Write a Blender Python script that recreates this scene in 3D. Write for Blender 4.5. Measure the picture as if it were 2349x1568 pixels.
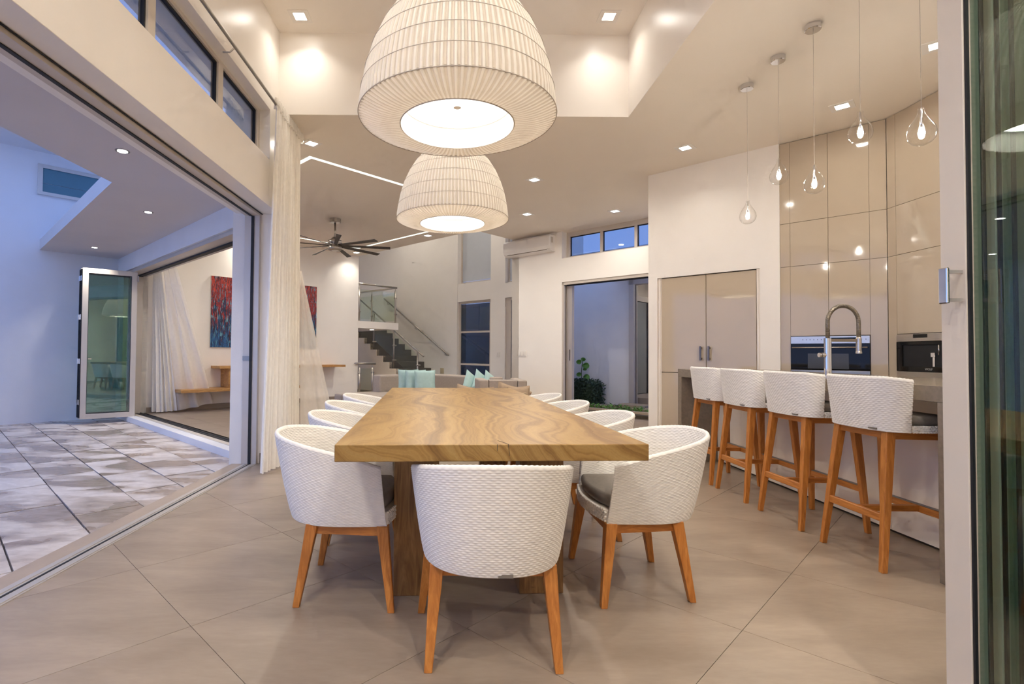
import bpy, math, random
import numpy as np
from mathutils import Vector, Matrix
random.seed(7)
rng = np.random.default_rng(7)
PI = math.pi
SC = bpy.context.scene
COL = SC.collection
for o in list(bpy.data.objects):
    bpy.data.objects.remove(o, do_unlink=True)

# ------------------------------------------------------------------ camera
cam_d = bpy.data.cameras.new('camera')
cam_d.sensor_fit = 'HORIZONTAL'
cam_d.sensor_width = 36.0
cam_d.lens = 1200.35 / 2349.0 * 36.0
cam_d.shift_x = (1174.5 - 1041.63) / 2349.0
cam_d.clip_start = 0.02
cam_d.clip_end = 200
cam = bpy.data.objects.new('camera', cam_d)
COL.objects.link(cam)
cam.matrix_world = Matrix.Translation((0, 0, 1.0528)) @ Matrix.Rotation(PI / 2 + 0.0231, 4, 'X') @ Matrix.Rotation(0.0073, 4, 'Z')
SC.camera = cam

# ------------------------------------------------------------------ dusk sky
world = bpy.data.worlds.new('dusk_sky')
SC.world = world
world.use_nodes = True
wn = world.node_tree
for n in list(wn.nodes):
    wn.nodes.remove(n)
w_out = wn.nodes.new('ShaderNodeOutputWorld')
w_bg = wn.nodes.new('ShaderNodeBackground')
w_tc = wn.nodes.new('ShaderNodeTexCoord')
w_sep = wn.nodes.new('ShaderNodeSeparateXYZ')
w_ramp = wn.nodes.new('ShaderNodeValToRGB')
w_ramp.color_ramp.elements[0].position = 0.0
w_ramp.color_ramp.elements[0].color = (0.33, 0.47, 0.90, 1)
w_ramp.color_ramp.elements[1].position = 0.75
w_ramp.color_ramp.elements[1].color = (0.15, 0.27, 0.66, 1)
wn.links.new(w_tc.outputs['Generated'], w_sep.inputs[0])
wn.links.new(w_sep.outputs['Z'], w_ramp.inputs[0])
wn.links.new(w_ramp.outputs[0], w_bg.inputs[0])
w_bg.inputs[1].default_value = 1.25
wn.links.new(w_bg.outputs[0], w_out.inputs[0])

SC.view_settings.view_transform = 'Standard'
SC.view_settings.look = 'None'
SC.view_settings.exposure = 0.68
SC.view_settings.gamma = 1.0
SC.view_settings.use_curve_mapping = False
SC.cycles.use_adaptive_sampling = True
SC.cycles.use_light_tree = False
SC.cycles.adaptive_threshold = 0.12
SC.cycles.adaptive_min_samples = 8
SC.cycles.max_bounces = 9
SC.cycles.diffuse_bounces = 7
SC.cycles.glossy_bounces = 4
SC.cycles.transmission_bounces = 8
SC.cycles.transparent_max_bounces = 16
SC.cycles.sample_clamp_indirect = 4.0
SC.cycles.caustics_reflective = False
SC.cycles.caustics_refractive = False
WARM = (1.0, 0.945, 0.85)
LIGHT_K = 1.0        # one dial for all the lamps of the house

# ------------------------------------------------------------------ materials
def lin(r, g, b):
    f = lambda c: ((c / 255 + 0.055) / 1.055) ** 2.4 if c > 10.3 else c / 255 / 12.92
    return (f(r), f(g), f(b), 1)

def new_mat(name):
    m = bpy.data.materials.new(name)
    m.use_nodes = True
    nt = m.node_tree
    return m, nt, nt.nodes['Principled BSDF']

def coords(nt, scale=(1, 1, 1), kind='Object', rot=(0, 0, 0)):
    tc = nt.nodes.new('ShaderNodeTexCoord')
    mp = nt.nodes.new('ShaderNodeMapping')
    mp.inputs['Scale'].default_value = scale
    mp.inputs['Rotation'].default_value = rot
    nt.links.new(tc.outputs[kind], mp.inputs[0])
    return mp.outputs[0]

def noise(nt, vec, scale, detail=3, rough=0.5, dist=0.0):
    n = nt.nodes.new('ShaderNodeTexNoise')
    n.inputs['Scale'].default_value = scale
    n.inputs['Detail'].default_value = detail
    n.inputs['Roughness'].default_value = rough
    n.inputs['Distortion'].default_value = dist
    nt.links.new(vec, n.inputs['Vector'])
    return n.outputs['Fac']

def ramp(nt, fac, stops):
    r = nt.nodes.new('ShaderNodeValToRGB')
    el = r.color_ramp.elements
    while len(el) < len(stops):
        el.new(0.5)
    for e, (p, c) in zip(el, stops):
        e.position = p
        e.color = c if len(c) == 4 else (*c, 1)
    nt.links.new(fac, r.inputs[0])
    return r.outputs[0]

def mixc(nt, fac, a, b, mode='MIX'):
    m = nt.nodes.new('ShaderNodeMix')
    m.data_type = 'RGBA'
    m.blend_type = mode
    for sock, v in ((m.inputs[0], fac), (m.inputs[6], a), (m.inputs[7], b)):
        if isinstance(v, (int, float)):
            sock.default_value = v
        elif isinstance(v, tuple):
            sock.default_value = v
        else:
            nt.links.new(v, sock)
    return m.outputs[2]

def bump(nt, bsdf, fac, strength=0.2, dist=0.01):
    b = nt.nodes.new('ShaderNodeBump')
    b.inputs['Strength'].default_value = strength
    b.inputs['Distance'].default_value = dist
    nt.links.new(fac, b.inputs['Height'])
    nt.links.new(b.outputs[0], bsdf.inputs['Normal'])

def plain(name, rgb, rough=0.5, metal=0.0, var=0.04, vscale=6.0, bmp=0.0, bscale=60.0, coat=0.0, spec=0.5, stretch=(1, 1, 1)):
    m, nt, b = new_mat(name)
    c = lin(*rgb)
    vec = coords(nt, stretch)
    f = noise(nt, vec, vscale, 4)
    dark = tuple(x * (1 - var * 2) for x in c[:3]) + (1,)
    lite = tuple(min(1, x * (1 + var)) for x in c[:3]) + (1,)
    col = ramp(nt, f, [(0.3, dark), (0.7, lite)])
    nt.links.new(col, b.inputs['Base Color'])
    b.inputs['Roughness'].default_value = rough
    b.inputs['Metallic'].default_value = metal
    b.inputs['Specular IOR Level'].default_value = spec
    b.inputs['Coat Weight'].default_value = coat
    b.inputs['Coat Roughness'].default_value = 0.03
    if bmp:
        bump(nt, b, noise(nt, vec, bscale, 3), bmp, 0.004)
    return m

def emit(name, rgb, strength):
    m, nt, b = new_mat(name)
    nt.nodes.remove(b)
    e = nt.nodes.new('ShaderNodeEmission')
    e.inputs[0].default_value = (*rgb, 1)
    e.inputs[1].default_value = strength
    nt.links.new(e.outputs[0], nt.nodes['Material Output'].inputs[0])
    m.cycles.emission_sampling = 'NONE'      # the lamp objects beside it do the lighting
    return m

def glass(name, tint=(0.9, 0.95, 0.93), refl=1.0, rough=0.0, base=0.05, power=4.0):
    """thin clear pane: see-through with a mirror share that grows at grazing angles"""
    m, nt, b = new_mat(name)
    nt.nodes.remove(b)
    t = nt.nodes.new('ShaderNodeBsdfTransparent')
    t.inputs[0].default_value = (*tint, 1)
    g = nt.nodes.new('ShaderNodeBsdfGlossy')
    g.inputs['Roughness'].default_value = rough
    lw = nt.nodes.new('ShaderNodeLayerWeight')
    pw = nt.nodes.new('ShaderNodeMath')
    pw.operation = 'POWER'
    pw.inputs[1].default_value = power
    nt.links.new(lw.outputs['Facing'], pw.inputs[0])
    mu = nt.nodes.new('ShaderNodeMath')
    mu.operation = 'MULTIPLY_ADD'
    mu.use_clamp = True
    mu.inputs[1].default_value = refl
    mu.inputs[2].default_value = base
    nt.links.new(pw.outputs[0], mu.inputs[0])
    mx = nt.nodes.new('ShaderNodeMixShader')
    nt.links.new(mu.outputs[0], mx.inputs[0])
    nt.links.new(t.outputs[0], mx.inputs[1])
    nt.links.new(g.outputs[0], mx.inputs[2])
    nt.links.new(mx.outputs[0], nt.nodes['Material Output'].inputs[0])
    return m

def cloth_sheer(name, rgb, opac=0.8, transl=0.5, pleats=0):
    m, nt, b = new_mat(name)
    nt.nodes.remove(b)
    d = nt.nodes.new('ShaderNodeBsdfDiffuse')
    tl = nt.nodes.new('ShaderNodeBsdfTranslucent')
    tp = nt.nodes.new('ShaderNodeBsdfTransparent')
    c = lin(*rgb)
    vec = coords(nt, (1, 1, 1))
    f = noise(nt, vec, 25, 3)
    col = ramp(nt, f, [(0.3, tuple(x * 0.95 for x in c[:3])), (0.7, c)])
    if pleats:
        # light and shade of the folds painted as stripes, darker on layered cloth
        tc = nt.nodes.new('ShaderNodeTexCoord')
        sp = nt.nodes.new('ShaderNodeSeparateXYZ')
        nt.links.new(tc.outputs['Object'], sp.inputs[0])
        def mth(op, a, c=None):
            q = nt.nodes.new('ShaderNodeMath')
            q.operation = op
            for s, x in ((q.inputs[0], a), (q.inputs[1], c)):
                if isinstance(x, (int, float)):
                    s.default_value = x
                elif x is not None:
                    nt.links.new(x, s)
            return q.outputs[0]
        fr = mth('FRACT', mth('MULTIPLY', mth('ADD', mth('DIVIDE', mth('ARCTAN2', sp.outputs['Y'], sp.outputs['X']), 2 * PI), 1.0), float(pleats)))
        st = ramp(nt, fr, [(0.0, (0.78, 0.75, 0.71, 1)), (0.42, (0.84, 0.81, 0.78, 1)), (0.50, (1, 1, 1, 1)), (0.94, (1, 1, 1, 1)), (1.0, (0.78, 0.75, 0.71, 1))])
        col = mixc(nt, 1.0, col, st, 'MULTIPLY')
    nt.links.new(col, d.inputs[0])
    nt.links.new(col, tl.inputs[0])
    m1 = nt.nodes.new('ShaderNodeMixShader')
    m1.inputs[0].default_value = transl
    m2 = nt.nodes.new('ShaderNodeMixShader')
    m2.inputs[0].default_value = opac
    nt.links.new(d.outputs[0], m1.inputs[1])
    nt.links.new(tl.outputs[0], m1.inputs[2])
    nt.links.new(tp.outputs[0], m2.inputs[1])
    nt.links.new(m1.outputs[0], m2.inputs[2])
    nt.links.new(m2.outputs[0], nt.nodes['Material Output'].inputs[0])
    return m

def wood(name, light, dark, stretch, scale=9.0, rough=0.4, dist=2.0):
    m, nt, b = new_mat(name)
    vec = coords(nt, stretch)
    f1 = noise(nt, vec, scale, 5, 0.55, dist)
    f2 = noise(nt, vec, scale * 6, 3, 0.6)
    c1 = ramp(nt, f1, [(0.3, lin(*dark)), (0.5, lin(*[(a + c) / 2 for a, c in zip(light, dark)])), (0.68, lin(*light))])
    c2 = ramp(nt, f2, [(0.3, (0.75, 0.72, 0.7, 1)), (0.6, (1, 1, 1, 1))])
    nt.links.new(mixc(nt, 0.5, c1, c2, 'MULTIPLY'), b.inputs['Base Color'])
    b.inputs['Roughness'].default_value = rough
    bump(nt, b, f2, 0.06, 0.002)
    return m

def table_wood(name, end=False):
    m, nt, b = new_mat(name)
    tc = nt.nodes.new('ShaderNodeTexCoord')
    mp = nt.nodes.new('ShaderNodeMapping')
    mp.inputs['Scale'].default_value = (1.0, 0.62, 1.0)
    nt.links.new(tc.outputs['Object'], mp.inputs[0])
    v = mp.outputs[0]
    # bands running along the length, bent by slow and quick swirls
    n1 = noise(nt, v, 1.5, 2, 0.5, 0.3)
    n2 = noise(nt, v, 4.5, 3, 0.55, 0.8)
    sep = nt.nodes.new('ShaderNodeSeparateXYZ')
    nt.links.new(tc.outputs['Object'], sep.inputs[0])
    def mth(op, a, c):
        q = nt.nodes.new('ShaderNodeMath')
        q.operation = op
        for s, x in ((q.inputs[0], a), (q.inputs[1], c)):
            if isinstance(x, (int, float)):
                s.default_value = x
            else:
                nt.links.new(x, s)
        return q.outputs[0]
    x = mth('ADD', sep.outputs['X'], mth('MULTIPLY', sep.outputs['Z'], 1.6))
    w = mth('ADD', mth('MULTIPLY', x, 1.35), mth('MULTIPLY', mth('SUBTRACT', n1, 0.5), 1.05))
    w = mth('ADD', w, mth('MULTIPLY', mth('SUBTRACT', n2, 0.5), 0.22))
    comb = nt.nodes.new('ShaderNodeCombineXYZ')
    nt.links.new(w, comb.inputs[0])
    g1 = noise(nt, comb.outputs[0], 8.5, 5, 0.66)
    g2 = noise(nt, comb.outputs[0], 38.0, 3, 0.6)
    fine = coords(nt, (60, 3, 60))
    g3 = noise(nt, fine, 2.0, 3, 0.6)
    c1 = ramp(nt, g1, [(0.28, lin(90, 63, 30)), (0.43, lin(134, 100, 52)), (0.53, lin(161, 127, 72)), (0.72, lin(171, 141, 87))])
    c2 = ramp(nt, g2, [(0.30, (0.66, 0.60, 0.55, 1)), (0.50, (1, 1, 1, 1))])
    c3 = ramp(nt, g3, [(0.3, (0.90, 0.88, 0.86, 1)), (0.7, (1, 1, 1, 1))])
    base = mixc(nt, 1.0, mixc(nt, 0.6, c1, c2, 'MULTIPLY'), c3, 'MULTIPLY')
    if end:
        base = mixc(nt, 1.0, base, (0.72, 0.66, 0.60, 1), 'MULTIPLY')
    nt.links.new(base, b.inputs['Base Color'])
    b.inputs['Roughness'].default_value = 0.38
    b.inputs['Specular IOR Level'].default_value = 0.4
    return m

def floor_tile_mat():
    m, nt, b = new_mat('floor_tile')
    v = coords(nt, (1, 1, 1), 'Object')
    # every tile is cut from another spot of the same stone-look print
    info = nt.nodes.new('ShaderNodeObjectInfo')
    off = nt.nodes.new('ShaderNodeVectorMath')
    off.operation = 'MULTIPLY_ADD'
    nt.links.new(info.outputs['Random'], off.inputs[0])
    off.inputs[1].default_value = (31.0, 17.0, 0)
    nt.links.new(v, off.inputs[2])
    st = nt.nodes.new('ShaderNodeMapping')
    st.inputs['Rotation'].default_value = (0, 0, 0.785)
    st.inputs['Scale'].default_value = (1.0, 3.6, 1.0)
    nt.links.new(off.outputs[0], st.inputs[0])
    f1 = noise(nt, st.outputs[0], 1.6, 5, 0.6, 0.4)
    f2 = noise(nt, st.outputs[0], 16, 4, 0.6)
    c1 = ramp(nt, f1, [(0.32, lin(150, 134, 118)), (0.66, lin(168, 152, 135))])
    c2 = ramp(nt, f2, [(0.3, (0.93, 0.92, 0.91, 1)), (0.7, (1, 1, 1, 1))])
    nt.links.new(mixc(nt, 1.0, c1, c2, 'MULTIPLY'), b.inputs['Base Color'])
    b.inputs['Roughness'].default_value = 0.36
    b.inputs['Specular IOR Level'].default_value = 0.45
    return m

def paver_mat():
    m, nt, b = new_mat('wet_paver')
    info = nt.nodes.new('ShaderNodeObjectInfo')
    tc = nt.nodes.new('ShaderNodeTexCoord')
    mp = nt.nodes.new('ShaderNodeMapping')
    mp.inputs['Rotation'].default_value = (0, 0, 0.785)
    mp.inputs['Scale'].default_value = (0.9, 2.0, 1.0)
    nt.links.new(tc.outputs['Object'], mp.inputs[0])
    add = nt.nodes.new('ShaderNodeVectorMath')
    add.operation = 'MULTIPLY_ADD'
    add.inputs[1].default_value = (4.3, 2.1, 0)
    nt.links.new(info.outputs['Random'], add.inputs[0])
    nt.links.new(mp.outputs[0], add.inputs[2])
    v = add.outputs[0]
    wet = noise(nt, v, 1.5, 4, 0.5, 0.5)
    fine = noise(nt, v, 9, 5, 0.65, 0.5)
    wetm = ramp(nt, wet, [(0.44, (0, 0, 0, 1)), (0.56, (1, 1, 1, 1))])
    dry = ramp(nt, fine, [(0.3, lin(198, 186, 178)), (0.7, lin(222, 212, 205))])
    dark = ramp(nt, fine, [(0.3, lin(150, 132, 118)), (0.7, lin(182, 164, 150))])
    nt.links.new(mixc(nt, wetm, dark, dry), b.inputs['Base Color'])
    rr = nt.nodes.new('ShaderNodeMapRange')
    rr.inputs[3].default_value = 0.22
    rr.inputs[4].default_value = 0.75
    nt.links.new(wetm, rr.inputs[0])
    nt.links.new(rr.outputs[0], b.inputs['Roughness'])
    bump(nt, b, fine, 0.15, 0.006)
    return m

def painting_mat():
    m, nt, b = new_mat('painted_canvas')
    # local x runs along the picture, z is up
    v1 = coords(nt, (30, 1, 3.0))
    v2 = coords(nt, (38, 1, 5.0))
    sep = nt.nodes.new('ShaderNodeSeparateXYZ')
    tc = nt.nodes.new('ShaderNodeTexCoord')
    nt.links.new(tc.outputs['Object'], sep.inputs[0])
    hz = nt.nodes.new('ShaderNodeMapRange')
    hz.inputs[1].default_value = 0.1
    hz.inputs[2].default_value = 1.25
    hz.inputs[4].default_value = 0.75
    nt.links.new(sep.outputs['Z'], hz.inputs[0])
    n1 = noise(nt, v1, 1.0, 4, 0.75, 0.15)
    add = nt.nodes.new('ShaderNodeMath')
    add.operation = 'MULTIPLY_ADD'
    add.inputs[1].default_value = 2.6
    nt.links.new(n1, add.inputs[0])
    sub = nt.nodes.new('ShaderNodeMath')
    sub.operation = 'SUBTRACT'
    sub.inputs[1].default_value = 1.2
    nt.links.new(hz.outputs[0], sub.inputs[0])
    nt.links.new(sub.outputs[0], add.inputs[2])
    warmcool = ramp(nt, add.outputs[0], [(0.0, lin(40, 96, 150)), (0.22, lin(24, 56, 104)), (0.38, lin(30, 34, 62)), (0.5, lin(84, 36, 52)), (0.6, lin(196, 48, 44)), (0.72, lin(140, 34, 36)), (0.82, lin(60, 28, 36)), (0.95, lin(206, 70, 52))])
    n2 = noise(nt, v2, 1.3, 4, 0.7, 0.15)
    acc = ramp(nt, n2, [(0.0, lin(30, 22, 34)), (0.40, lin(30, 22, 34)), (0.44, lin(70, 60, 80)), (0.56, lin(70, 60, 80)), (0.59, lin(70, 160, 180)), (0.72, lin(170, 190, 200)), (0.76, lin(215, 130, 60))])
    msk = ramp(nt, n2, [(0.40, (1, 1, 1, 1)), (0.44, (0, 0, 0, 1)), (0.56, (0, 0, 0, 1)), (0.59, (1, 1, 1, 1))])
    nt.links.new(mixc(nt, msk, warmcool, acc), b.inputs['Base Color'])
    b.inputs['Roughness'].default_value = 0.4
    bump(nt, b, n1, 0.4, 0.01)
    return m

M = {}
M['wall'] = plain('wall_white', (246, 240, 232), 0.55, var=0.008, vscale=3, bmp=0.08, bscale=120)
M['wall_gloss'] = plain('wall_polished_plaster', (246, 240, 232), 0.32, var=0.012, vscale=2, bmp=0.12, bscale=7, stretch=(1, 1, 0.25))
M['ceiling'] = plain('ceiling_white', (244, 235, 222), 0.6, var=0.006, vscale=2)
M['render'] = plain('exterior_render', (226, 224, 226), 0.8, var=0.012, vscale=3, bmp=0.3, bscale=160)
M['soffit'] = plain('soffit_plaster', (214, 206, 203), 0.8, var=0.02, vscale=1.2, bmp=0.1, bscale=60)
M['cream'] = plain('stair_wall_cream', (232, 216, 194), 0.6, var=0.008)
M['tile'] = floor_tile_mat()
M['grout'] = plain('grout', (112, 96, 80), 0.8, var=0.05, vscale=30)
M['skirt'] = plain('skirting_tile', (150, 134, 118), 0.5, var=0.03)
M['sill'] = plain('sill_stone', (176, 158, 140), 0.5, var=0.03, vscale=10)
M['alu'] = plain('satin_aluminium', (196, 188, 182), 0.38, 0.35, var=0.01)
M['alu_beige'] = plain('coated_aluminium', (206, 196, 184), 0.42, 0.0, var=0.008)
M['rubber'] = plain('black_rubber', (22, 22, 26), 0.6, var=0.05)
M['glass'] = glass('solar_glass', (0.58, 0.63, 0.69), 0.8, 0, 0.05)
M['glass_high'] = glass('high_window_glass', (0.74, 0.78, 0.82), 0.8, 0, 0.16)
M['glass_green'] = glass('green_tinted_glass', (0.80, 0.90, 0.85), 0.8, 0, 0.10)
M['glass_dark'] = glass('dark_window_glass', (0.30, 0.33, 0.36), 0.8, 0, 0.10)
M['glass_rail'] = glass('balustrade_glass', (0.93, 0.965, 0.92), 0.7, 0, 0.04)
M['frost'] = plain('frosted_glass', (196, 200, 206), 0.5, var=0.01)
M['teal_glass'] = plain('teal_window_glass', (62, 110, 126), 0.12, var=0.03, vscale=2)
M['paver'] = paver_mat()
M['mortar'] = plain('terrace_bed', (104, 96, 92), 0.9, var=0.08, vscale=14)
M['wicker'] = plain('white_wicker', (236, 231, 224), 0.42, var=0.02, vscale=40)
M['teak_z'] = wood('teak_leg', (208, 138, 66), (172, 103, 42), (3, 3, 0.35), 12, 0.42)
M['teak_x'] = wood('teak_rail', (204, 134, 64), (168, 100, 42), (0.35, 3, 3), 12, 0.42)
M['teak_y'] = wood('teak_rail_y', (204, 134, 64), (168, 100, 42), (3, 0.35, 3), 12, 0.42)
M['table'] = table_wood('figured_table_wood')
M['table_leg'] = wood('table_leg_wood', (172, 128, 78), (118, 82, 46), (2.2, 2.2, 0.28), 8, 0.42, 3.0)
M['desk'] = wood('desk_wood', (206, 160, 98), (166, 118, 66), (1, 1, 4), 4, 0.4)
M['cushion'] = plain('grey_cushion_fabric', (132, 124, 116), 0.9, var=0.05, vscale=60, bmp=0.2, bscale=400)
M['badge'] = plain('brushed_badge', (150, 146, 142), 0.35, 0.8, var=0.04)
M['gloss'] = plain('gloss_lacquer', (194, 178, 156), 0.06, var=0.004, coat=0.3, spec=0.5)
M['gloss_edge'] = plain('cabinet_carcass', (92, 82, 72), 0.5, var=0.02)
M['quartz'] = plain('grey_quartz', (140, 127, 112), 0.22, var=0.06, vscale=45, spec=0.5)
M['panel'] = plain('island_panel', (246, 238, 226), 0.22, var=0.006)
M['steel'] = plain('brushed_steel', (206, 200, 192), 0.28, 1.0, var=0.03, vscale=20, stretch=(1, 1, 12))
M['chrome'] = plain('chrome', (225, 225, 228), 0.06, 1.0, var=0.005)
M['hose'] = plain('sprung_hose', (150, 140, 126), 0.38, 0.9, var=0.05, vscale=200)
M['black_glass'] = plain('black_glass', (20, 18, 17), 0.05, var=0.02, spec=0.25)
M['oven_inner'] = plain('oven_window', (70, 68, 62), 0.2, var=0.03)
M['handle'] = plain('dark_steel_handle', (120, 110, 104), 0.3, 0.9, var=0.03)
M['nickel'] = plain('satin_nickel', (186, 180, 172), 0.3, 0.95, var=0.02)
M['blade'] = plain('fan_blade', (72, 66, 60), 0.45, var=0.05, vscale=12)
M['sofa'] = plain('sofa_fabric', (170, 158, 148), 0.9, var=0.03, vscale=40, bmp=0.15, bscale=300)
M['turq'] = plain('turquoise_fabric', (178, 207, 205), 0.85, var=0.03, vscale=25, bmp=0.15, bscale=300)
M['tan'] = plain('tan_fabric', (176, 154, 130), 0.9, var=0.04, vscale=25, bmp=0.15, bscale=300)
M['rope'] = plain('tan_rope', (184, 164, 140), 0.8, var=0.05, vscale=60)
M['stair'] = plain('dark_stair_tile', (98, 92, 86), 0.45, var=0.05, vscale=8)
M['ac'] = plain('white_plastic', (240, 236, 230), 0.35, var=0.004)
M['switch'] = plain('switch_plastic', (240, 234, 226), 0.4, var=0.004)
M['plate'] = plain('beige_plate', (196, 180, 150), 0.5, var=0.01)
M['leaf_dark'] = plain('hedge_leaf', (58, 76, 54), 0.5, var=0.3, vscale=30)
M['leaf'] = plain('fresh_leaf', (92, 138, 54), 0.5, var=0.15, vscale=30)
M['stem'] = plain('plant_stem', (70, 80, 44), 0.7, var=0.1)
M['soil'] = plain('soil', (84, 74, 60), 0.95, var=0.15, vscale=12)
M['stone'] = plain('step_stone', (150, 134, 116), 0.7, var=0.08, vscale=9, bmp=0.2, bscale=30)
M['curtain'] = cloth_sheer('curtain_voile', (253, 249, 241), 0.98, 0.12)
M['sheer'] = cloth_sheer('sheer_voile', (252, 247, 240), 0.72, 0.35)
M['painting'] = painting_mat()
M['canvas'] = plain('canvas_edge', (222, 214, 204), 0.8, var=0.02)
M['lamp_on'] = emit('downlight_lens', (1.0, 0.96, 0.90), 14.0)
M['cove'] = emit('cove_strip', (0.97, 1.0, 0.86), 1.15)
M['diffuser'] = emit('pendant_diffuser', (1.0, 0.97, 0.92), 1.25)
M['bulb'] = emit('capsule_bulb', (1.0, 0.93, 0.80), 60.0)
M['drop_glass'] = glass('blown_glass', (0.985, 0.985, 0.98), 0.75, 0.03, 0.04, 2.5)
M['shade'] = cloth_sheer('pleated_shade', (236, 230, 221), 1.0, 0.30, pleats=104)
M['shade_plain'] = cloth_sheer('shade_lining', (250, 246, 238), 1.0, 0.45)
M['shade_under_lit'] = cloth_sheer('pleated_shade_underside_lit', (246, 241, 233), 1.0, 0.48, pleats=104)  # paler, more translucent cloth copy; extra brightness of the underside put into it
M['hoop'] = plain('shade_hoop', (190, 180, 168), 0.6, var=0.02)
M['logo'] = plain('logo_silver', (220, 220, 220), 0.3, 0.6, var=0.01)
M['seam'] = plain('panel_shadow_gap', (60, 52, 46), 0.7, var=0.02)

# ------------------------------------------------------------------ mesh helpers
def SD(s, d, z=0.0):
    """house grid turned by 45 degrees: s = x + y, d = y - x"""
    return ((s - d) / 2, (s + d) / 2, z)

class MB:
    def __init__(self):
        self.v = []
        self.f = []
    def add(self, vs, fs):
        o = len(self.v)
        self.v += [tuple(p) for p in vs]
        self.f += [tuple(i + o for i in f) for f in fs]
        return self
    def box(self, x0, x1, y0, y1, z0, z1, fn=None):
        x0, x1 = min(x0, x1), max(x0, x1)
        y0, y1 = min(y0, y1), max(y0, y1)
        z0, z1 = min(z0, z1), max(z0, z1)
        p = [(x, y, z) for z in (z0, z1) for y in (y0, y1) for x in (x0, x1)]
        if fn:
            p = [fn(*q) for q in p]
        return self.add(p, [(0, 2, 3, 1), (4, 5, 7, 6), (0, 1, 5, 4), (2, 6, 7, 3), (0, 4, 6, 2), (1, 3, 7, 5)])
    def b45(self, s0, s1, d0, d1, z0, z1):
        return self.box(s0, s1, d0, d1, z0, z1, SD)
    def prism(self, poly, z0, z1):
        a = sum(poly[i][0] * poly[(i + 1) % len(poly)][1] - poly[(i + 1) % len(poly)][0] * poly[i][1] for i in range(len(poly)))
        if a < 0:
            poly = poly[::-1]
        n = len(poly)
        vs = [(x, y, z0) for x, y in poly] + [(x, y, z1) for x, y in poly]
        fs = [tuple(range(n - 1, -1, -1)), tuple(range(n, 2 * n))]
        fs += [(i, (i + 1) % n, n + (i + 1) % n, n + i) for i in range(n)]
        return self.add(vs, fs)
    def taper(self, p0, p1, a0, a1, ux=(1, 0, 0), uy=(0, 1, 0)):
        """four-sided bar from p0 (half sizes a0) to p1 (half sizes a1)"""
        vs = []
        for p, a in ((p0, a0), (p1, a1)):
            for i, j in ((-1, -1), (1, -1), (1, 1), (-1, 1)):
                vs.append(tuple(p[k] + ux[k] * a[0] * i + uy[k] * a[1] * j for k in range(3)))
        return self.add(vs, [(3, 2, 1, 0), (4, 5, 6, 7), (0, 1, 5, 4), (1, 2, 6, 5), (2, 3, 7, 6), (3, 0, 4, 7)])
    def tube(self, pts, r, n=10, closed=False):
        pts = [Vector(p) for p in pts]
        m = len(pts)
        rs = r if isinstance(r, (list, tuple)) else [r] * m
        rings = []
        up = None
        for i, p in enumerate(pts):
            a = pts[(i - 1) % m] if (closed or i > 0) else p
            b = pts[(i + 1) % m] if (closed or i < m - 1) else p
            t = (b - a).normalized()
            if up is None:
                up = Vector((0, 0, 1)) if abs(t.z) < 0.9 else Vector((1, 0, 0))
            e1 = t.cross(up)
            if e1.length < 1e-5:
                e1 = t.cross(Vector((0, 1, 0)))
            e1.normalize()
            e2 = e1.cross(t).normalized()
            up = e2
            rings.append([p + (e1 * math.cos(2 * PI * k / n) + e2 * math.sin(2 * PI * k / n)) * rs[i] for k in range(n)])
        vs = [q for ring in rings for q in ring]
        fs = []
        for i in range(m if closed else m - 1):
            j = (i + 1) % m
            for k in range(n):
                fs.append((i * n + k, i * n + (k + 1) % n, j * n + (k + 1) % n, j * n + k))
        if not closed:
            fs.append(tuple(range(n - 1, -1, -1)))
            fs.append(tuple((m - 1) * n + k for k in range(n)))
        return self.add(vs, fs)
    def lathe(self, prof, c=(0, 0, 0), n=32, cap=True):
        vs = []
        for r, z in prof:
            for k in range(n):
                a = 2 * PI * k / n
                vs.append((c[0] + r * math.cos(a), c[1] + r * math.sin(a), c[2] + z))
        fs = []
        for i in range(len(prof) - 1):
            for k in range(n):
                fs.append((i * n + k, i * n + (k + 1) % n, (i + 1) * n + (k + 1) % n, (i + 1) * n + k))
        if cap:
            fs.append(tuple(range(n - 1, -1, -1)))
            fs.append(tuple((len(prof) - 1) * n + k for k in range(n)))
        return self.add(vs, fs)
    def grid(self, fn, nu, nv, closed_u=False):
        vs = [fn(i / nu, j / nv) for j in range(nv + 1) for i in range(nu + (0 if closed_u else 1))]
        w = nu if closed_u else nu + 1
        fs = []
        for j in range(nv):
            for i in range(nu):
                i2 = (i + 1) % w
                fs.append((j * w + i, j * w + i2, (j + 1) * w + i2, (j + 1) * w + i))
        return self.add(vs, fs)
    def build(self, name, mat, parent=None, smooth=False, bevel=0.0, local=False, seg=2):
        me = bpy.data.meshes.new(name)
        if parent is not None and not local:
            L = WL[parent.name]
            vs = [(x - L[0], y - L[1], z - L[2]) for x, y, z in self.v]
            loc = (0, 0, 0)
        elif parent is None and not local:
            a = np.array(self.v)
            lo, hi = a.min(0), a.max(0)
            loc = ((lo[0] + hi[0]) / 2, (lo[1] + hi[1]) / 2, lo[2])
            vs = [tuple(q) for q in (a - np.array(loc))]
        else:
            vs, loc = self.v, (0, 0, 0)
        me.from_pydata(vs, [], self.f)
        return finish(name, me, mat, parent, smooth, bevel, loc, seg)

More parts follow.
